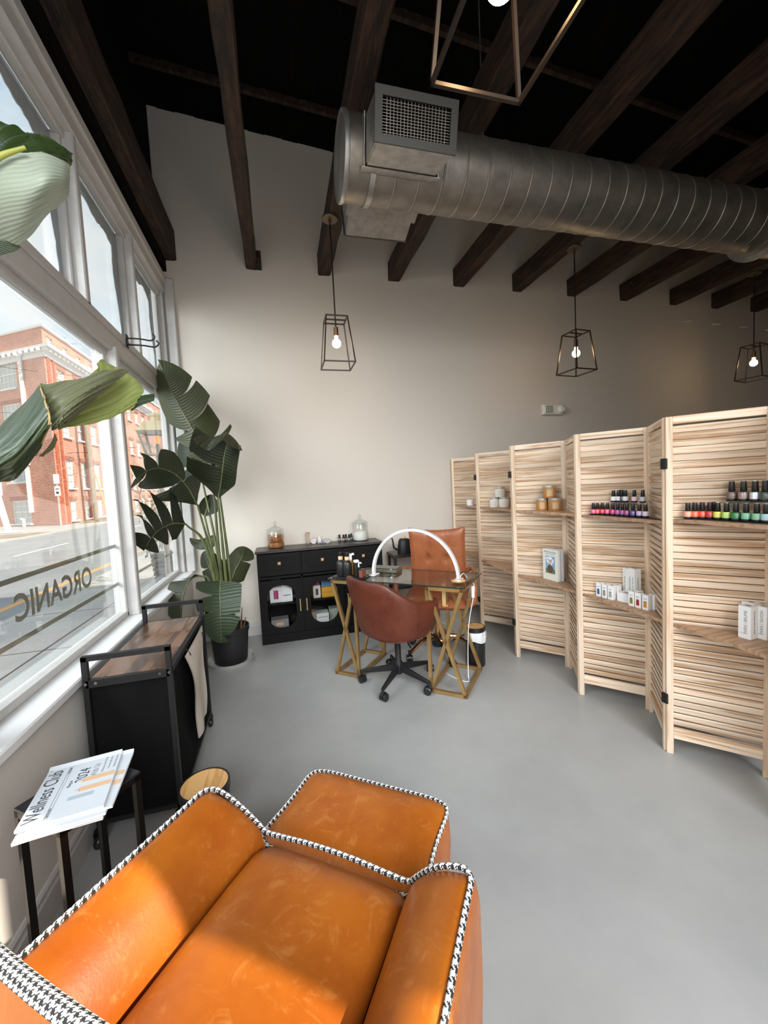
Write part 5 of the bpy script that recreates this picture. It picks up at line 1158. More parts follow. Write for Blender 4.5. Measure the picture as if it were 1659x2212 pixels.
for sx in (-1, 1):
    MB().bar((sx*cw/2, -cl/2, .68), (sx*cw/2, cl/2, .68), tw, .022).obj('side_rail', M_BLACK, ct); MB().bar((sx*cw/2, -cl/2, .10), (sx*cw/2, cl/2, .10), tw).obj('side_rail', M_BLACK, ct)
nb = 3
for i in range(nb): w_ = (cl-tw)/nb; MB().rbox((0, -cl/2+tw/2+w_*(i+.5), .683), (cw-tw-.004, w_-.0015, .018), .0015).obj('top_board', M_RUSTIC, ct)
rg = random.Random(2)
def cloth(P0, ux, L1, uz, L2, nrm, amp, n1, n2, seed):
    r = random.Random(seed); ph = [r.uniform(0, 6) for _ in range(8)]; rows = []
    for i in range(n1+1):
        row = []
        for j in range(n2+1):
            a, c = i/n1, j/n2; e = min(1, 6*a)*min(1, 6*(1-a)); d = amp*e*(sin(a*9+ph[0]+c*3)+.6*sin(c*8+ph[1]+a*5)+.4*sin(a*21+c*11+ph[2]))/2
            row.append(tuple(Vector(P0)+Vector(ux)*(L1*a)+Vector(uz)*(L2*c)+Vector(nrm)*d))
        rows.append(row)
    return rows
m = MB(); z0 = .105; zt = .66
m.grid(cloth((-cw/2+.012, -cl/2+.006, z0), (1, 0, 0), cw-.024, (0, 0, 1), zt-z0, (0, -1, 0), .010, 16, 18, 1)); m.grid(cloth((cw/2-.006, -cl/2+.012, z0), (0, 1, 0), cl-.024, (0, 0, 1), zt-z0, (1, 0, 0), .010, 26, 18, 2))
m.grid(cloth((-cw/2+.006, -cl/2+.012, z0), (0, 1, 0), cl-.024, (0, 0, 1), zt-z0, (-1, 0, 0), .008, 20, 14, 3)); m.grid(cloth((-cw/2+.012, cl/2-.006, z0), (1, 0, 0), cw-.024, (0, 0, 1), zt-z0, (0, 1, 0), .008, 14, 14, 4)); m.box((0, 0, z0+.003), (cw-.03, cl-.03, .006))
m.obj('fabric_bag', M_FABRIC, ct, smooth=60)
# canvas flap on the room side
rows = []
for i in range(17):
    a = i/16; row = []
    for j in range(21):
        c = j/20; y_ = (-.165+.395*a)*(1-c)+(-.045+.235*a)*c+.012*sin(c*6)*(1-a); z_ = .655-.47*c+.02*a*(1-c); bul = .012+.012*sin(c*7+a*2)*.5+.018*sin(pi*c)*(1-a*.5)+.010*sin(a*6)*c
        row.append((cw/2+.006+bul, y_, z_))
    rows.append(row)
m = MB(); m.grid(rows); m.grid([[(p[0]-.004, p[1], p[2]) for p in r_] for r_ in rows][::-1]); m.obj('canvas_flap', M_CANVAS, ct, smooth=60)
for y_ in (-.10, .20): MB().tube([(cw/2+.006, y_-.006, .672), (cw/2+.022, y_, .64), (cw/2+.018, y_+.004, .615)], .006, 6).obj('flap_toggle', M_PLASTIC, ct)

CA = atan2(-.602, .798); CU, CF = Vector((.798, -.602, 0)), Vector((.602, .798, 0))
st = thing('side_table', (-.625, 1.335, 0), 'small square black metal side table carrying the newspapers', 'side table', None, CA)
sw_, sd_, sh = .208, .225, .55
MB().rbox((0, 0, sh-.004), (sw_, sd_, .008), .001).obj('table_top', mat('satin_dark_metal', (.022, .026, .032), .35, .3), st)
for sx in (-1, 1):
    for sy in (-1, 1): MB().bar((sx*(sw_/2-.009), sy*(sd_/2-.009), 0), (sx*(sw_/2-.009), sy*(sd_/2-.009), sh-.008), .018).obj('leg', mat('leg_metal', (.03, .028, .026), .28, .8) if 'leg_metal' not in bpy.data.materials else bpy.data.materials['leg_metal'], st)
m = MB()
for s_ in (-1, 1): m.bar((-sw_/2, s_*(sd_/2-.009), sh-.017), (sw_/2, s_*(sd_/2-.009), sh-.017), .018); m.bar((s_*(sw_/2-.009), -sd_/2, sh-.017), (s_*(sw_/2-.009), sd_/2, sh-.017), .018)
m.obj('apron', bpy.data.materials['leg_metal'], st)
# newspapers: page x axis = reading direction (towards +Y of the room), page y axis up the page (towards the window)
NX, NY = .250, .190
def newspaper(i, loc, rz, label, bend):
    t = thing('newspaper', loc, label, 'newspaper', 'folded newspapers on the side table', rz)
    def sheet(z, th, sx=1.0, ox=0, oy=0):
        n = 18; top = []; bot = []
        for a in range(n+1):
            u = a/n-.5; zz = z+bend*(max(0, u-.44)*.10)
            top.append([(u*NX*sx+ox, v+oy, zz+th) for v in (-NY/2, NY/2)]); bot.append([(u*NX*sx+ox, v+oy, zz) for v in (-NY/2, NY/2)])
        m = MB(); m.grid(top); m.grid(bot[::-1])
        m.grid([[b[0], q[0]] for b, q in zip(bot, top)]); m.grid([[q[1], b[1]] for b, q in zip(bot, top)]); k0 = m.add([bot[0][0], top[0][0], top[0][1], bot[0][1]]); m.face([k0+k for k in range(4)]); k0 = m.add([bot[-1][1], top[-1][1], top[-1][0], bot[-1][0]]); m.face([k0+k for k in range(4)]); return m
    m1 = sheet(0, .0026); m1.obj('folded_sheets', M_NEWSEDGE, t); sheet(.0030, .0022, 1.0, .002, .001).obj('front_page', M_NEWS, t)
    return t
base = Vector((-.622, 1.305, .551)); RN = atan2(1, -.15)
for i, (dx, dy, dr_, lb) in enumerate(((.006, -.012, -.04, 'folded newspaper at the bottom of the stack'), (.000, -.018, .02, 'folded newspaper second from the bottom of the stack'), (.012, -.012, -.03, 'folded newspaper third from the bottom of the stack'), (.026, .004, -.05, 'folded newspaper just under the top one, peeking out at its side'), (0, 0, 0, 'top newspaper of the stack, headed Wellness Club'))):
    t = newspaper(i, base+Vector((dx, dy, i*.0056)), RN+dr_, lb, 1.0)
    if i >= 3:
        zz = .0056; TX = lambda nme, body, size, x_, y_, al='CENTER', sx=1.0, mm=M_INK: text(nme, body, size, mm, t, frame((x_, y_, zz), (1, 0, 0), (0, 1, 0)), .0002, al, sx)
        def rect(nme, x_, y_, w_, h_, mm, z_=zz): MB().box((x_, y_, z_), (w_, h_, .0006)).obj(nme, mm, t)
        # tan and grey bottles printed at the foot of the page
        for (x_, w_) in ((-.022, .020), (.020, .020)):
            rect('printed_bottle', x_, -.052, w_, .076, M_PRINTTAN)
            rect('printed_cap', x_, -.009, w_*.55, .012, flat('grey_tan_print', (.56, .50, .42), .8) if 'grey_tan_print' not in bpy.data.materials else bpy.data.materials['grey_tan_print'])
        rect('printed_bottle', -.052, -.025, .016, .06, M_PRINTGREY)
    if i == 4:
        TX('masthead_lettering', 'Wellness Club', .050, -.002, .070, sx=.72); rect('rule_print', 0, .040, .23, .001, M_INKL); rect('rule_print', 0, .033, .23, .0005, M_INKL)
        TX('date_lettering', 'Tips & tricks', .007, -.09, .0365); TX('date_lettering', 'Free Issue', .007, .09, .0365)
        TX('headline_lettering', '2024', .040, .048, -.008, sx=.8); TX('headline_lettering', 'Ring in', .012, .018, .018, sx=.9); TX('headline_lettering', 'With Us', .024, .058, -.036, sx=.72, mm=M_INKL)
        for k, s_ in enumerate(('Welcome to the Wellness Club', 'Your best self starts here', 'Retinol, body and more')): TX('body_lettering', s_, .0075, .085, -.056-.014*k, mm=M_INKL)
        rect('corner_mark', .117, .089, .010, .006, M_INK)

# ================================================================== ARMCHAIR AND OTTOMAN
AO = CU*-.53+CF*.50
ac = thing('armchair', (AO.x, AO.y, 0), 'cognac leather armchair with black and white houndstooth piping, seen from above', 'armchair', None, CA)
YF = .315
def extr(prof, ys, nm, mt, capf=True, smooth=50, fn=None):
    m = MB(); rows = [[(x_, y_, z_) if fn is None else fn(x_, y_, z_) for x_, z_ in prof] for y_ in ys]; m.grid(rows, uvs=None)
    if capf:
        for e in (0, -1): k0 = m.add(rows[e]); m.face([k0+i for i in range(len(prof)-1)])
    return m.obj(nm, mt, ac, smooth=smooth)
def armprof(s_):
    pts = bez([(.205, .40), (.212, .468), (.228, .500), (.262, .545), (.305, .577), (.345, .590), (.366, .586)], 26)
    L = [(s_*p.x, p.y) for p in [Vector((a, b_, 0)) for a, b_, _ in pts]] if False else [(s_*p[0], p[1]) for p in pts]
    return L
def arm(s_):
    top = [(p[0], p[1]) for p in bez([(.205, .40, 0), (.211, .462, 0), (.226, .497, 0), (.262, .543, 0), (.305, .575, 0), (.345, .588, 0), (.364, .584, 0)], 26)]
    prof = top+[(.371, .575), (.374, .50), (.374, .30), (.368, .17), (.34, .165), (.205, .165), (.205, .40)]
    prof = [(s_*x_, z_) for x_, z_ in prof]
    if s_ > 0: prof = prof
    ys = [-.34, -.2, -.1, 0, .1, .2, .26, YF-.035, YF-.012, YF]
    def fn(x_, y_, z_):
        k = max(0, (y_-(YF-.035))/.035); return (x_, y_-.03*max(0, (z_-.5)/.09)*max(0, (y_+.1)/.4), z_-.014*k*k*(1 if z_ > .45 else 0))
    return extr(prof, ys, 'arm', M_COGNAC, True, 45, fn)
arm(1); arm(-1)
# seat cushion
m = MB(); rows = []; nu, nv = 26, 26
for i in range(nu+1):
    u = 2*i/nu-1; row = []
    for j in range(nv+9):
        if j <= nv: v = j/nv; y_ = -.30+(YF+.30-.012)*v; z_ = .462+.022*(1-abs(u)**3)+.010*(1-(2*v-1)**4); z_ -= .02*max(0, (v-.9)/.1)**2
        else: k = j-nv; y_ = YF+[0, .004, .007, .008, .006, .004, 0, -.004][k-1] if k <= 8 else YF; z_ = .462+.012*(1-abs(u)**3)-.012-.012*k
        if abs(u) > .9: z_ -= .020*((abs(u)-.9)/.1)**2
        row.append((u*.2045, y_, z_))
    rows.append(row)
m.grid(rows); m.obj('seat_cushion', M_COGNAC, ac, smooth=60)
MB().rbox((0, -.01, .255), (.41, .60, .19), .01).obj('seat_base', M_COGNAC, ac)
MB().rbox((0, YF-.02, .27), (.412, .03, .22), .008).obj('front_rail', M_COGNAC, ac)
# back: leaning slab whose rounded top is a houndstooth border
def backrow(u):
    """profile around the back at lateral position u in [-1,1] (front face up, over the top, down the rear)"""
    drop = .045*max(0, (abs(u)-.55)/.45)**2; x_ = u*.365
    zt = .815-drop; bow = .020*(1-u*u)
    f = [(-.185, .44), (-.205, .56), (-.224, .68), (-.236, zt-.045), (-.243, zt-.012)]
    tp = [(-.2465, zt-.004), (-.252, zt), (-.257, zt-.001), (-.262, zt-.006)]
    r_ = [(-.2655, zt-.014), (-.285, .68), (-.288, .5), (-.278, .3), (-.262, .165)]
    g_ = lambda L: [(x_, y_-bow*0+.018*u*u, z_) for y_, z_ in L]
    return g_(f), g_(tp), g_(r_)
N = 30; Fm, Tm, Rm = [], [], []
for i in range(N+1):
    a, c, d = backrow(2*i/N-1); Fm.append(a); Tm.append([a[-1]]+c+[d[0]]); Rm.append(d)
M_ = MB(); M_.grid(Fm); M_.obj('inner_back', M_COGNAC, ac, smooth=60)
m = MB(); m.grid(Tm, uvs=lambda i, j: (i*.0245, j*.0095)); m.obj('houndstooth_border', M_HOUND, ac, smooth=60)
m = MB(); m.grid(Rm)
for e in (0, -1):
    k0 = m.add(Fm[e]+Tm[e][1:-1]+Rm[e]); m.face([k0+i for i in range(len(Fm[e])+len(Tm[e])-2+len(Rm[e]))])
m.obj('outer_back', M_COGNAC, ac, smooth=60)
# piping: left arm outer edge -> dips along the front of arm and seat -> right arm outer edge
armf = lambda x_, z_: (x_, YF-.03*max(0, (z_-.5)/.09)+.003, z_-.008)
left = [(-.367, y_, .587) for y_ in (-.30, -.2, -.1, 0, .1, .2, .262)]
frontL = [(-.352, .286, .583), (-.335, .291, .580), (-.30, .294, .567), (-.262, .303, .536), (-.228, .316, .494), (-.205, .322, .470)]
mid = [(-.15, .322, .472), (-.075, .323, .477), (0, .323, .479), (.075, .323, .477), (.15, .322, .472)]
pts = left+frontL+mid+[(-p[0], p[1], p[2]) for p in frontL[::-1]]+[(-p[0], p[1], p[2]) for p in left[::-1]]
pts = bez(pts, 220); m = MB(); m.tube(pts, .0062, 8); m.obj('houndstooth_piping', M_HOUNDP, ac, smooth=60)
m = MB()
for s_ in (-1, 1): m.tube([(s_*.2048, y_, .440) for y_ in (-.2, 0, .2, .30)], .0015, 6)
m.obj('seat_seam', flat('dark_seam', (.05, .012, .004), .6), ac)
for sx in (-1, 1):
    for sy in (-.24, .27): MB().lathe([(0, 0), (.016, 0), (.024, .165), (0, .165)], (sx*.32, sy, 0), 14).obj('leg', mat('dark_walnut_leg', (.035, .018, .01), .4) if 'dark_walnut_leg' not in bpy.data.materials else bpy.data.materials['dark_walnut_leg'], ac, smooth=40)
# ottoman
OO = CU*-.552+CF*1.005
ot = thing('ottoman', (OO.x, OO.y, 0), 'cognac leather ottoman with houndstooth piping in front of the armchair', 'ottoman', None, CA)
OW, OD, OZ = .255, .162, .40
def outline(k):
    a = 2*pi*k; c, s_ = cos(a), sin(a); q = (abs(c)**7+abs(s_)**7)**(-1/7); x_, y_ = OW*c*q, OD*s_*q
    x_ *= 1-.055*(1-(y_/OD)**2)*1.0; y_ *= 1-.02*(1-(x_/OW)**2); return x_, y_
n = 96; ou = [outline(i/n) for i in range(n)]
rows = []
for x_, y_ in ou:
    r_ = [(x_*f, y_*f, OZ+z_) for f, z_ in ((0, .020), (.3, .0195), (.6, .017), (.8, .012), (.92, .006), (1.0, -.004))]; rows.append(r_)
m = MB(); m.grid(rows, closed_u=True); m.obj('top_cushion', M_COGNAC, ot, smooth=60)
rows = [[(x_*f, y_*f, z_) for f, z_ in ((1.0, OZ-.004), (1.03, OZ-.04), (1.035, OZ-.10), (1.02, OZ-.17), (.985, .165), (.94, .155), (0, .155))] for x_, y_ in ou]
m = MB(); m.grid(rows, closed_u=True); m.obj('side_panel', M_COGNAC, ot, smooth=60)
pp = [(x_*1.008, y_*1.008, OZ-.001+.0*y_) for x_, y_ in ou]; MB().tube(pp, .0058, 8, closed=True).obj('houndstooth_piping', M_HOUNDP, ot, smooth=60)
m = MB(); m.tube([(OW*.99, -.05, OZ-.01), (OW*1.015, -.048, OZ-.08), (OW*1.0, -.05, .17)], .0022, 6); m.obj('side_seam', bpy.data.materials['dark_seam'], ot)
for sx in (-1, 1):
    for sy in (-1, 1): MB().lathe([(0, 0), (.016, 0), (.022, .157), (0, .157)], (sx*.20, sy*.115, 0), 14).obj('leg', bpy.data.materials['dark_walnut_leg'], ot, smooth=40)

# ================================================================== PLANTS
def leaf(plant, mid, side, wl, wr, fold=.35, curl=.3, tears=(), mt=None, sweep=.35, taper=1.0, base=(0, 0, 0), seed=0, flip=False, rib=True):
    """paddle leaf along a midrib; side = direction of its right half; tears = (half, position along leaf, opening)"""
    r = random.Random(seed); nU = 60; mid = [Vector(p)-Vector(base) for p in mid]; C = bez(mid, nU); S0 = Vector(side)
    def at(u):
        u = max(0, min(1, u)); i = min(int(u*nU), nU-1); t = u*nU-i; p = C[i].lerp(C[i+1], t); T = (C[min(i+2, nU)]-C[max(i-1, 0)]).normalized()
        S = (S0-T*S0.dot(T)).normalized(); return p, T, S, S.cross(T)
    wid = lambda u: min(1, (max(u, 0)/.16))**.6*max(0, 1-max(0, u)**(3*taper))**.75
    m = MB()
    for half, w in ((-1, wl), (1, wr)):
        cuts = sorted([(t[1], t[2]) for t in tears if t[0] == half]); edges = [(0, 0)]+cuts+[(1, 0)]
        for (a, ga), (b_, gb) in zip(edges, edges[1:]):
            nn = max(3, int((b_-a)*34)); rows = []; tw = r.uniform(-.25, .25) if cuts else 0; lenk = r.uniform(.88, 1.06) if cuts else 1
            for i in range(nn+1):
                t = i/nn; row = []
                for j in range(8):
                    c = j/7; lo = a+ga*.5*c*c; hi = b_-gb*.5*c*c; u = lo+(hi-lo)*t; p, T, S, Nn = at(u); ww = w*wid(a+(b_-a)*t)*lenk
                    ph = fold+tw*c+curl*c; rip = .006*sin(u*40+c*3)*c*w
                    q = p+S*(half*ww*c*cos(ph))+Nn*(ww*c*sin(ph)+rip)+T*(w*sweep*c*c)*(1-u*.4)
                    row.append(tuple(q))
                rows.append(row if half > 0 else row)
            uvf = lambda i, j, a=a, b_=b_, nn=nn: (a+(b_-a)*i/nn, j/7)
            if (half > 0) != flip: m.grid(rows, uvs=uvf)
            else:
                rr_ = [row[::-1] for row in rows]; m.grid(rr_, uvs=lambda i, j, a=a, b_=b_, nn=nn: (a+(b_-a)*i/nn, 1-j/7))
    o = m.obj('leaf', mt or M_LEAF, plant, smooth=70)
    if rib: MB().tube(C, [.007*(1-.8*i/nU) for i in range(nU+1)], 6).obj('midrib', M_STEM if mt is not M_LEAF else M_STEM, o, smooth=60)
    return o
BASE = Vector((-.47, 3.50, 0))
bp = thing('bird_of_paradise', BASE, 'tall potted plant with split paddle leaves in the corner beside the window', 'potted plant')
MB().lathe([(0, .012), (.125, .012), (.130, .02), (.150, .255), (.158, .262), (.160, .30), (.152, .30), (.148, .26), (0, .26)], seg=40).obj('pot', M_POT, bp, smooth=40)
MB().lathe([(0, .262), (.149, .265), (0, .27)], seg=30).obj('soil', M_SOIL, bp)
MB().lathe([(0, 0), (.168, 0), (.192, .036), (.185, .036), (.164, .006), (0, .006)], seg=40).obj('saucer', M_SAUCER, bp, smooth=40)
R_ = lambda L: [tuple(Vector(p)) for p in L]
leaf(bp, [(-.485, 3.44, 1.60), (-.590, 3.5, 1.84), (-.690, 3.53, 2.05), (-.770, 3.55, 2.24), (-.825, 3.56, 2.40)], (.9, -.10, .43), .19, .28, -.25, -.20, [(1, .66, .05), (1, .42, .02), (1, .20, .07), (-1, .36, .16), (-1, .20, .10)], M_LEAF, .55, 1.0, BASE, 1)
leaf(bp, [(-.46, 3.35, 1.36), (-.417, 3.3, 1.52), (-.377, 3.24, 1.687), (-.340, 3.2, 1.80), (-.332, 3.10, 1.84), (-.345, 3.02, 1.80)], (1, -.25, -.2), .27, .22, .35, .35, [(-1, .55, .10), (1, .62, .25), (-1, .72, .06), (-1, .30, .02)], M_LEAFB, .42, 1.6, BASE, 2)
leaf(bp, [(-.612, 3.36, 1.32), (-.655, 3.28, 1.46), (-.715, 3.2, 1.56), (-.785, 3.10, 1.600), (-.835, 3.02, 1.585), (-.875, 2.95, 1.545)], (-.35, -.20, -1), .17, .24, .25, .2, [(1, .30, .10), (-1, .28, .25), (-1, .62, .2), (1, .85, .3), (-1, .85, .3)], M_LEAFB, .30, 1.2, BASE, 3, True)
leaf(bp, [(-.60, 3.58, 1.50), (-.66, 3.63, 1.62), (-.70, 3.68, 1.78), (-.71, 3.70, 1.92)], (1, 0, .25), .15, .20, -.2, -.2, [(1, .5, .06), (-1, .4, .12)], M_LEAFB, .2, 1.2, BASE, 4)
leaf(bp, [(-.690, 3.28, 1.19), (-.752, 3.18, 1.205), (-.80, 3.06, 1.185), (-.838, 2.98, 1.14), (-.862, 2.92, 1.08)], (.25, .10, -1), .26, .13, -.2, .1, [(-1, .26, .22), (-1, .46, .22), (-1, .64, .24), (-1, .80, .3), (1, .40, .2), (1, .75, .3)], M_LEAF, .22, 1.4, BASE, 5)
leaf(bp, [(-.520, 3.60, 1.04), (-.594, 3.62, 1.02), (-.667, 3.63, 1.005), (-.736, 3.63, 1.045)], (.2, -.6, -.7), .06, .07, .2, .2, (), M_LEAFB, .2, 1.2, BASE, 6)
leaf(bp, [(-.455, 3.56, .62), (-.400, 3.62, .75), (-.345, 3.64, .84), (-.315, 3.60, .93)], (.8, 0, -.5), .13, .14, -.3, -.2, [(1, .6, .1)], M_LEAF, .2, 1.1, BASE, 7)
leaf(bp, [(-.515, 3.52, .60), (-.575, 3.57, .73), (-.615, 3.60, .85), (-.60, 3.60, .93)], (.9, 0, .35), .10, .13, -.25, -.2, [(-1, .5, .08)], M_LEAFB, .2, 1.0, BASE, 8)
leaf(bp, [(-.478, 3.30, .735), (-.478, 3.22, .66), (-.474, 3.15, .545), (-.476, 3.13, .43), (-.482, 3.14, .305)], (1, .05, 0), .19, .185, -.22, -.25, [(-1, .30, .18), (-1, .52, .06), (1, .58, .05), (1, .9, .1)], leaf_mat('mid_green_leaf', (.048, .068, .038), (.08, .10, .05), .4, 120), .10, 1.0, BASE, 9)
leaf(bp, [(-.640, 3.36, .775), (-.690, 3.30, .765), (-.725, 3.24, .70), (-.745, 3.19, .60), (-.752, 3.16, .47)], (.25, -.1, .15), .17, .03, -.2, -.2, [(-1, .25, .16), (-1, .55, .12)], M_LEAFB, .05, 1.1, BASE, 10)
leaf(bp, [(-.600, 3.55, 1.22), (-.575, 3.58, 1.31), (-.548, 3.60, 1.395)], (.9, 0, -.3), .07, .10, .2, .2, (), M_LEAFB, .2, 1.0, BASE, 11)
leaf(bp, [(-.60, 3.34, .43), (-.585, 3.30, .52), (-.560, 3.28, .60)], (.9, 0, -.3), .03, .035, .6, .5, (), M_LEAFB, .2, 1.0, BASE, 12)
stalks = [((-.49, 3.49), (-.500, 3.44, 1.66), (-.50, 3.47, .9)), ((-.455, 3.47), (-.46, 3.35, 1.37), (-.46, 3.44, .8)), ((-.51, 3.50), (-.612, 3.36, 1.33), (-.535, 3.44, .8)), ((-.47, 3.53), (-.60, 3.58, 1.51), (-.52, 3.55, .9)),
          ((-.50, 3.46), (-.690, 3.28, 1.19), (-.575, 3.38, .98)), ((-.48, 3.54), (-.520, 3.60, 1.04), (-.50, 3.57, .6)), ((-.46, 3.53), (-.455, 3.56, .63), (-.45, 3.55, .45)), ((-.49, 3.52), (-.515, 3.52, .61), (-.50, 3.52, .45)),
          ((-.47, 3.46), (-.478, 3.30, .735), (-.475, 3.36, .60)), ((-.52, 3.47), (-.640, 3.36, .775), (-.57, 3.40, .70)), ((-.47, 3.56), (-.600, 3.55, 1.23), (-.53, 3.56, .7)), ((-.43, 3.50), (-.448, 3.37, 1.42), (-.43, 3.46, .8))]
for i, (b0, tip, mid) in enumerate(stalks):
    P = [Vector((b0[0]-BASE.x, b0[1]-BASE.y, .25)), Vector(mid)-BASE, Vector(tip)-BASE]; MB().tube(bez(P, 20), [.017-.0005*k for k in range(21)], 8).obj('stalk', M_STEM, bp, smooth=60)
for a_ in range(6):
    q = (.05*cos(a_*1.1), .05*sin(a_*1.1)); MB().tube([(q[0]+.06, q[1], .25), (q[0]*1.3+.07, q[1]*1.3, .36+.02*a_)], [.010, .003], 6).obj('leaf_sheath', mat('dry_sheath', (.12, .07, .035), .8) if 'dry_sheath' not in bpy.data.materials else bpy.data.materials['dry_sheath'], bp)

# plant in the near left corner, its pot out of view beside the armchair; two of its leaves reach into the picture
NB = Vector((-.66, .44, 0))
npl = thing('near_leafy_plant', NB, 'large leafy plant reaching in beside the window with two big curled leaves', 'potted plant')
MB().lathe([(0, .0), (.105, .0), (.125, .24), (.132, .245), (.132, .27), (.122, .27), (.12, .24), (0, .24)], seg=32).obj('pot', M_POT, npl, smooth=40)
FA = [[(-.640, .815, 1.412), (-.632, .795, 1.405), (-.632, .790, 1.396), (-.636, .80, 1.388)], [(-.57, .959, 1.498), (-.521, .874, 1.469), (-.513, .857, 1.444), (-.546, .908, 1.421)], [(-.529, .975, 1.553), (-.477, .873, 1.504), (-.471, .857, 1.47), (-.508, .918, 1.443)], [(-.499, .983, 1.596), (-.44, .866, 1.528), (-.437, .85, 1.485), (-.477, .911, 1.452)], [(-.462, .99, 1.646), (-.406, .884, 1.585), (-.39, .855, 1.542), (-.444, .914, 1.491)]]
FB = [[(-0.465, 0.999, 1.649), (-0.433, 0.947, 1.6), (-0.416, 0.917, 1.561), (-0.4, 0.884, 1.534)], [(-0.438, 1.021, 1.657), (-0.397, 0.928, 1.605), (-0.393, 0.904, 1.567), (-0.401, 0.895, 1.537)], [(-0.392, 1.064, 1.687), (-0.363, 0.958, 1.631), (-0.375, 0.919, 1.585), (-0.398, 0.906, 1.544)], [(-0.358, 1.102, 1.711), (-0.349, 1.002, 1.651), (-0.367, 0.952, 1.601), (-0.394, 0.917, 1.551)], [(-0.342, 1.148, 1.72), (-0.345, 1.053, 1.667), (-0.365, 0.984, 1.61), (-0.393, 0.938, 1.56)]]
FC = [[(-0.437, 1.056, 1.652), (-0.424, 1.015, 1.61), (-0.416, 0.971, 1.573), (-0.413, 0.933, 1.543)], [(-0.406, 1.119, 1.711), (-0.398, 1.083, 1.648), (-0.395, 1.03, 1.596), (-0.392, 0.983, 1.559)], [(-0.409, 1.144, 1.736), (-0.363, 1.15, 1.689), (-0.365, 1.09, 1.618), (-0.369, 1.042, 1.579)], [(-0.403, 1.164, 1.749), (-0.34, 1.174, 1.705), (-0.34, 1.125, 1.642), (-0.352, 1.097, 1.605)], [(-0.385, 1.175, 1.73), (-0.325, 1.183, 1.688), (-0.328, 1.148, 1.65), (-0.335, 1.13, 1.626)]]
FD = [[(-.338, 1.146, 1.65), (-.344, 1.148, 1.629), (-.347, 1.149, 1.618)], [(-.323, 1.158, 1.661), (-.327, 1.159, 1.648), (-.331, 1.161, 1.634)], [(-.296, 1.173, 1.67), (-.296, 1.175, 1.661), (-.299, 1.177, 1.652)]]
FG = [[(-.395, .882, 1.530), (-.402, .905, 1.520)], [(-.416, .908, 1.512), (-.420, .928, 1.506)], [(-.440, .915, 1.490), (-.438, .926, 1.490)]]
FE = [[(-.515, .70, 1.90), (-.505, .68, 1.872), (-.505, .68, 1.858), (-.51, .69, 1.845), (-.52, .70, 1.83)], [(-.439, .819, 1.989), (-.41, .759, 1.906), (-.413, .757, 1.865), (-.435, .788, 1.835), (-.464, .833, 1.815)], [(-.398, .817, 2.02), (-.374, .76, 1.932), (-.376, .754, 1.881), (-.392, .778, 1.848), (-.423, .829, 1.818)], [(-.368, .83, 2.021), (-.345, .767, 1.941), (-.336, .746, 1.884), (-.352, .769, 1.854), (-.389, .815, 1.829)], [(-.353, .835, 2.023), (-.328, .787, 1.96), (-.31, .749, 1.896), (-.329, .779, 1.876), (-.368, .815, 1.848)], [(-.334, .862, 2.032), (-.319, .827, 1.981), (-.306, .794, 1.926), (-.317, .803, 1.905), (-.34, .809, 1.879)], [(-.326, .888, 2.037), (-.322, .865, 1.998), (-.318, .844, 1.956), (-.32, .837, 1.928), (-.337, .825, 1.897)]]
FF = [[(-.43, .799, 1.821), (-.44, .81, 1.787)], [(-.41, .806, 1.826), (-.416, .813, 1.807)], [(-.398, .81, 1.831), (-.398, .817, 1.817)], [(-.387, .816, 1.828), (-.388, .818, 1.826)]]
def patch(name, rows, mt, parent, uw=.15, vw=1.0, flip=False, nu=40, nv=24, rip=.0022, frq=34, edge=0):
    rows = [[Vector(p)-NB for p in r_] for r_ in rows]; G = catgrid(rows, nu, nv); r = random.Random(len(name))
    for i in range(nu+1):
        for j in range(nv+1):
            a = G[min(i+1, nu)][j]-G[max(i-1, 0)][j]; c = G[i][min(j+1, nv)]-G[i][max(j-1, 0)]; n_ = a.cross(c)
            if n_.length > 1e-12: G[i][j] = G[i][j]+n_.normalized()*rip*sin(frq*(vw*j/nv+uw*i/nu))
    if edge:
        for j in range(nv+1): G[nu][j] = G[nu][j]+(G[nu][j]-G[nu-2][j])*r.uniform(-.4, .5)*edge
    m = MB()
    if flip: G = G[::-1]
    m.grid([[tuple(p) for p in r_] for r_ in G], uvs=lambda i, j: (vw*j/nv+uw*i/nu, i/nu)); return m.obj(name, mt, parent, smooth=80)
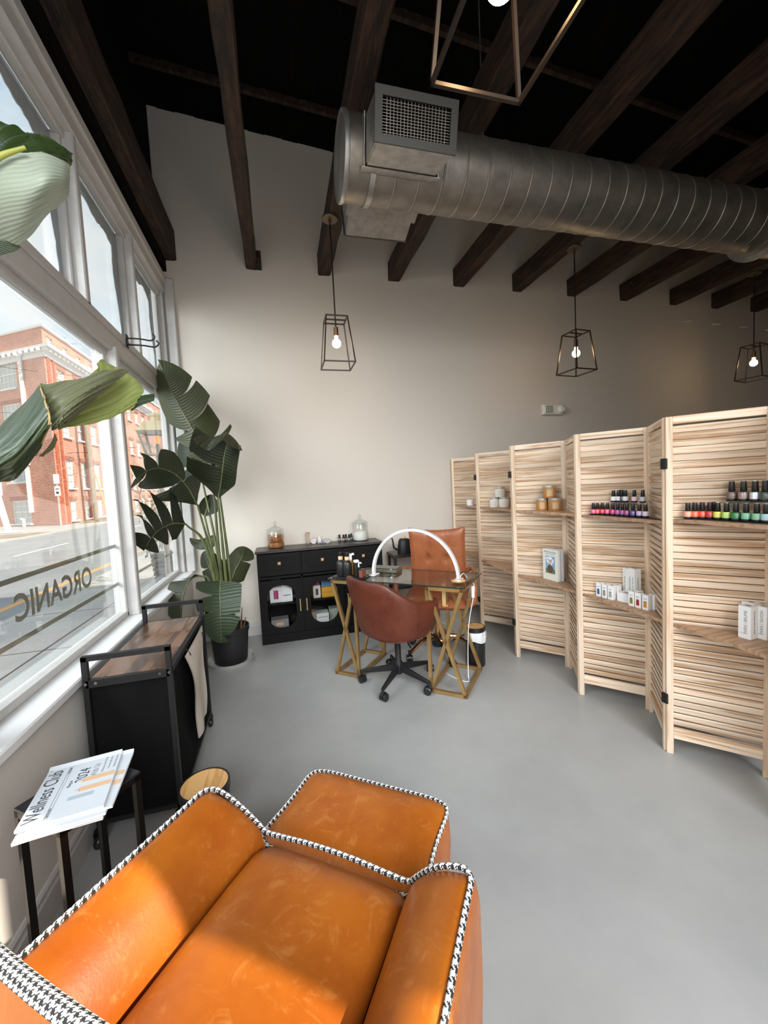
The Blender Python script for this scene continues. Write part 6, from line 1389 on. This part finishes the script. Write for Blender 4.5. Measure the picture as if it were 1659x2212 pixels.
M_NEARTOP = leaf_mat('near_leaf_dark_face', (.028, .052, .012), (.028, .052, .012), .5, 46); M_NEARTOP.node_tree.nodes['Principled BSDF'].inputs['Roughness'].default_value = .36; M_NEARTOP.node_tree.nodes['Principled BSDF'].inputs['Specular IOR Level'].default_value = .9
M_OLIVE = leaf_mat('near_leaf_olive_back', (.165, .175, .095), (.165, .175, .095), .35, 70); M_LIME = leaf_mat('near_leaf_lime_back', (.30, .34, .11), (.30, .34, .11), .3, 60)
la = patch('leaf', FA, M_NEARTOP, npl, .3, 1.0, rip=.003, frq=30); patch('leaf_fold', FB, M_OLIVE, la, .55, 1.0); patch('leaf_fold', FC, M_LIME, la, .45, 1.0, edge=.4); patch('leaf_tip', FD, M_NEARTOP, la, 0, 1.0, nu=14, nv=8, rip=.0005); patch('leaf_fold', FG, M_OLIVE, la, .3, 1.0, nu=14, nv=8, rip=.0005)
edge_pts = [Vector(p)-NB for p in FA[4]]; MB().tube(bez(edge_pts, 24), .0016, 6).obj('leaf_margin', flat('dry_leaf_margin', (.42, .30, .12), .7), la)
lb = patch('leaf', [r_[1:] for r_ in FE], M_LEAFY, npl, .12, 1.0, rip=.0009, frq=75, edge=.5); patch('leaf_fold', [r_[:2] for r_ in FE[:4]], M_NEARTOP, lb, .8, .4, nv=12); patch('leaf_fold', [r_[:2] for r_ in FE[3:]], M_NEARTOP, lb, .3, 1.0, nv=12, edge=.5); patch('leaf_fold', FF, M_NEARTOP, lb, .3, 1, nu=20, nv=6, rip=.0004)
MB().tube(bez([Vector(p)-NB+Vector((.006, -.012, -.002)) for p in ((-.511, .697, 1.870), (-.44, .735, 1.880), (-.41, .759, 1.890), (-.374, .757, 1.918), (-.345, .767, 1.943))], 16), [.010-.00045*k for k in range(17)], 8).obj('midrib', M_MIDRIB, lb, smooth=60)
for tip, md in (((-.632, .805, 1.405), (-.70, .60, .95)), ((-.505, .685, 1.868), (-.68, .50, 1.1))):
    MB().tube(bez([Vector((0, 0, .22)), Vector(md)-NB, Vector(tip)-NB], 20), [.016-.0003*k for k in range(21)], 8).obj('stalk', M_STEM, npl, smooth=60)
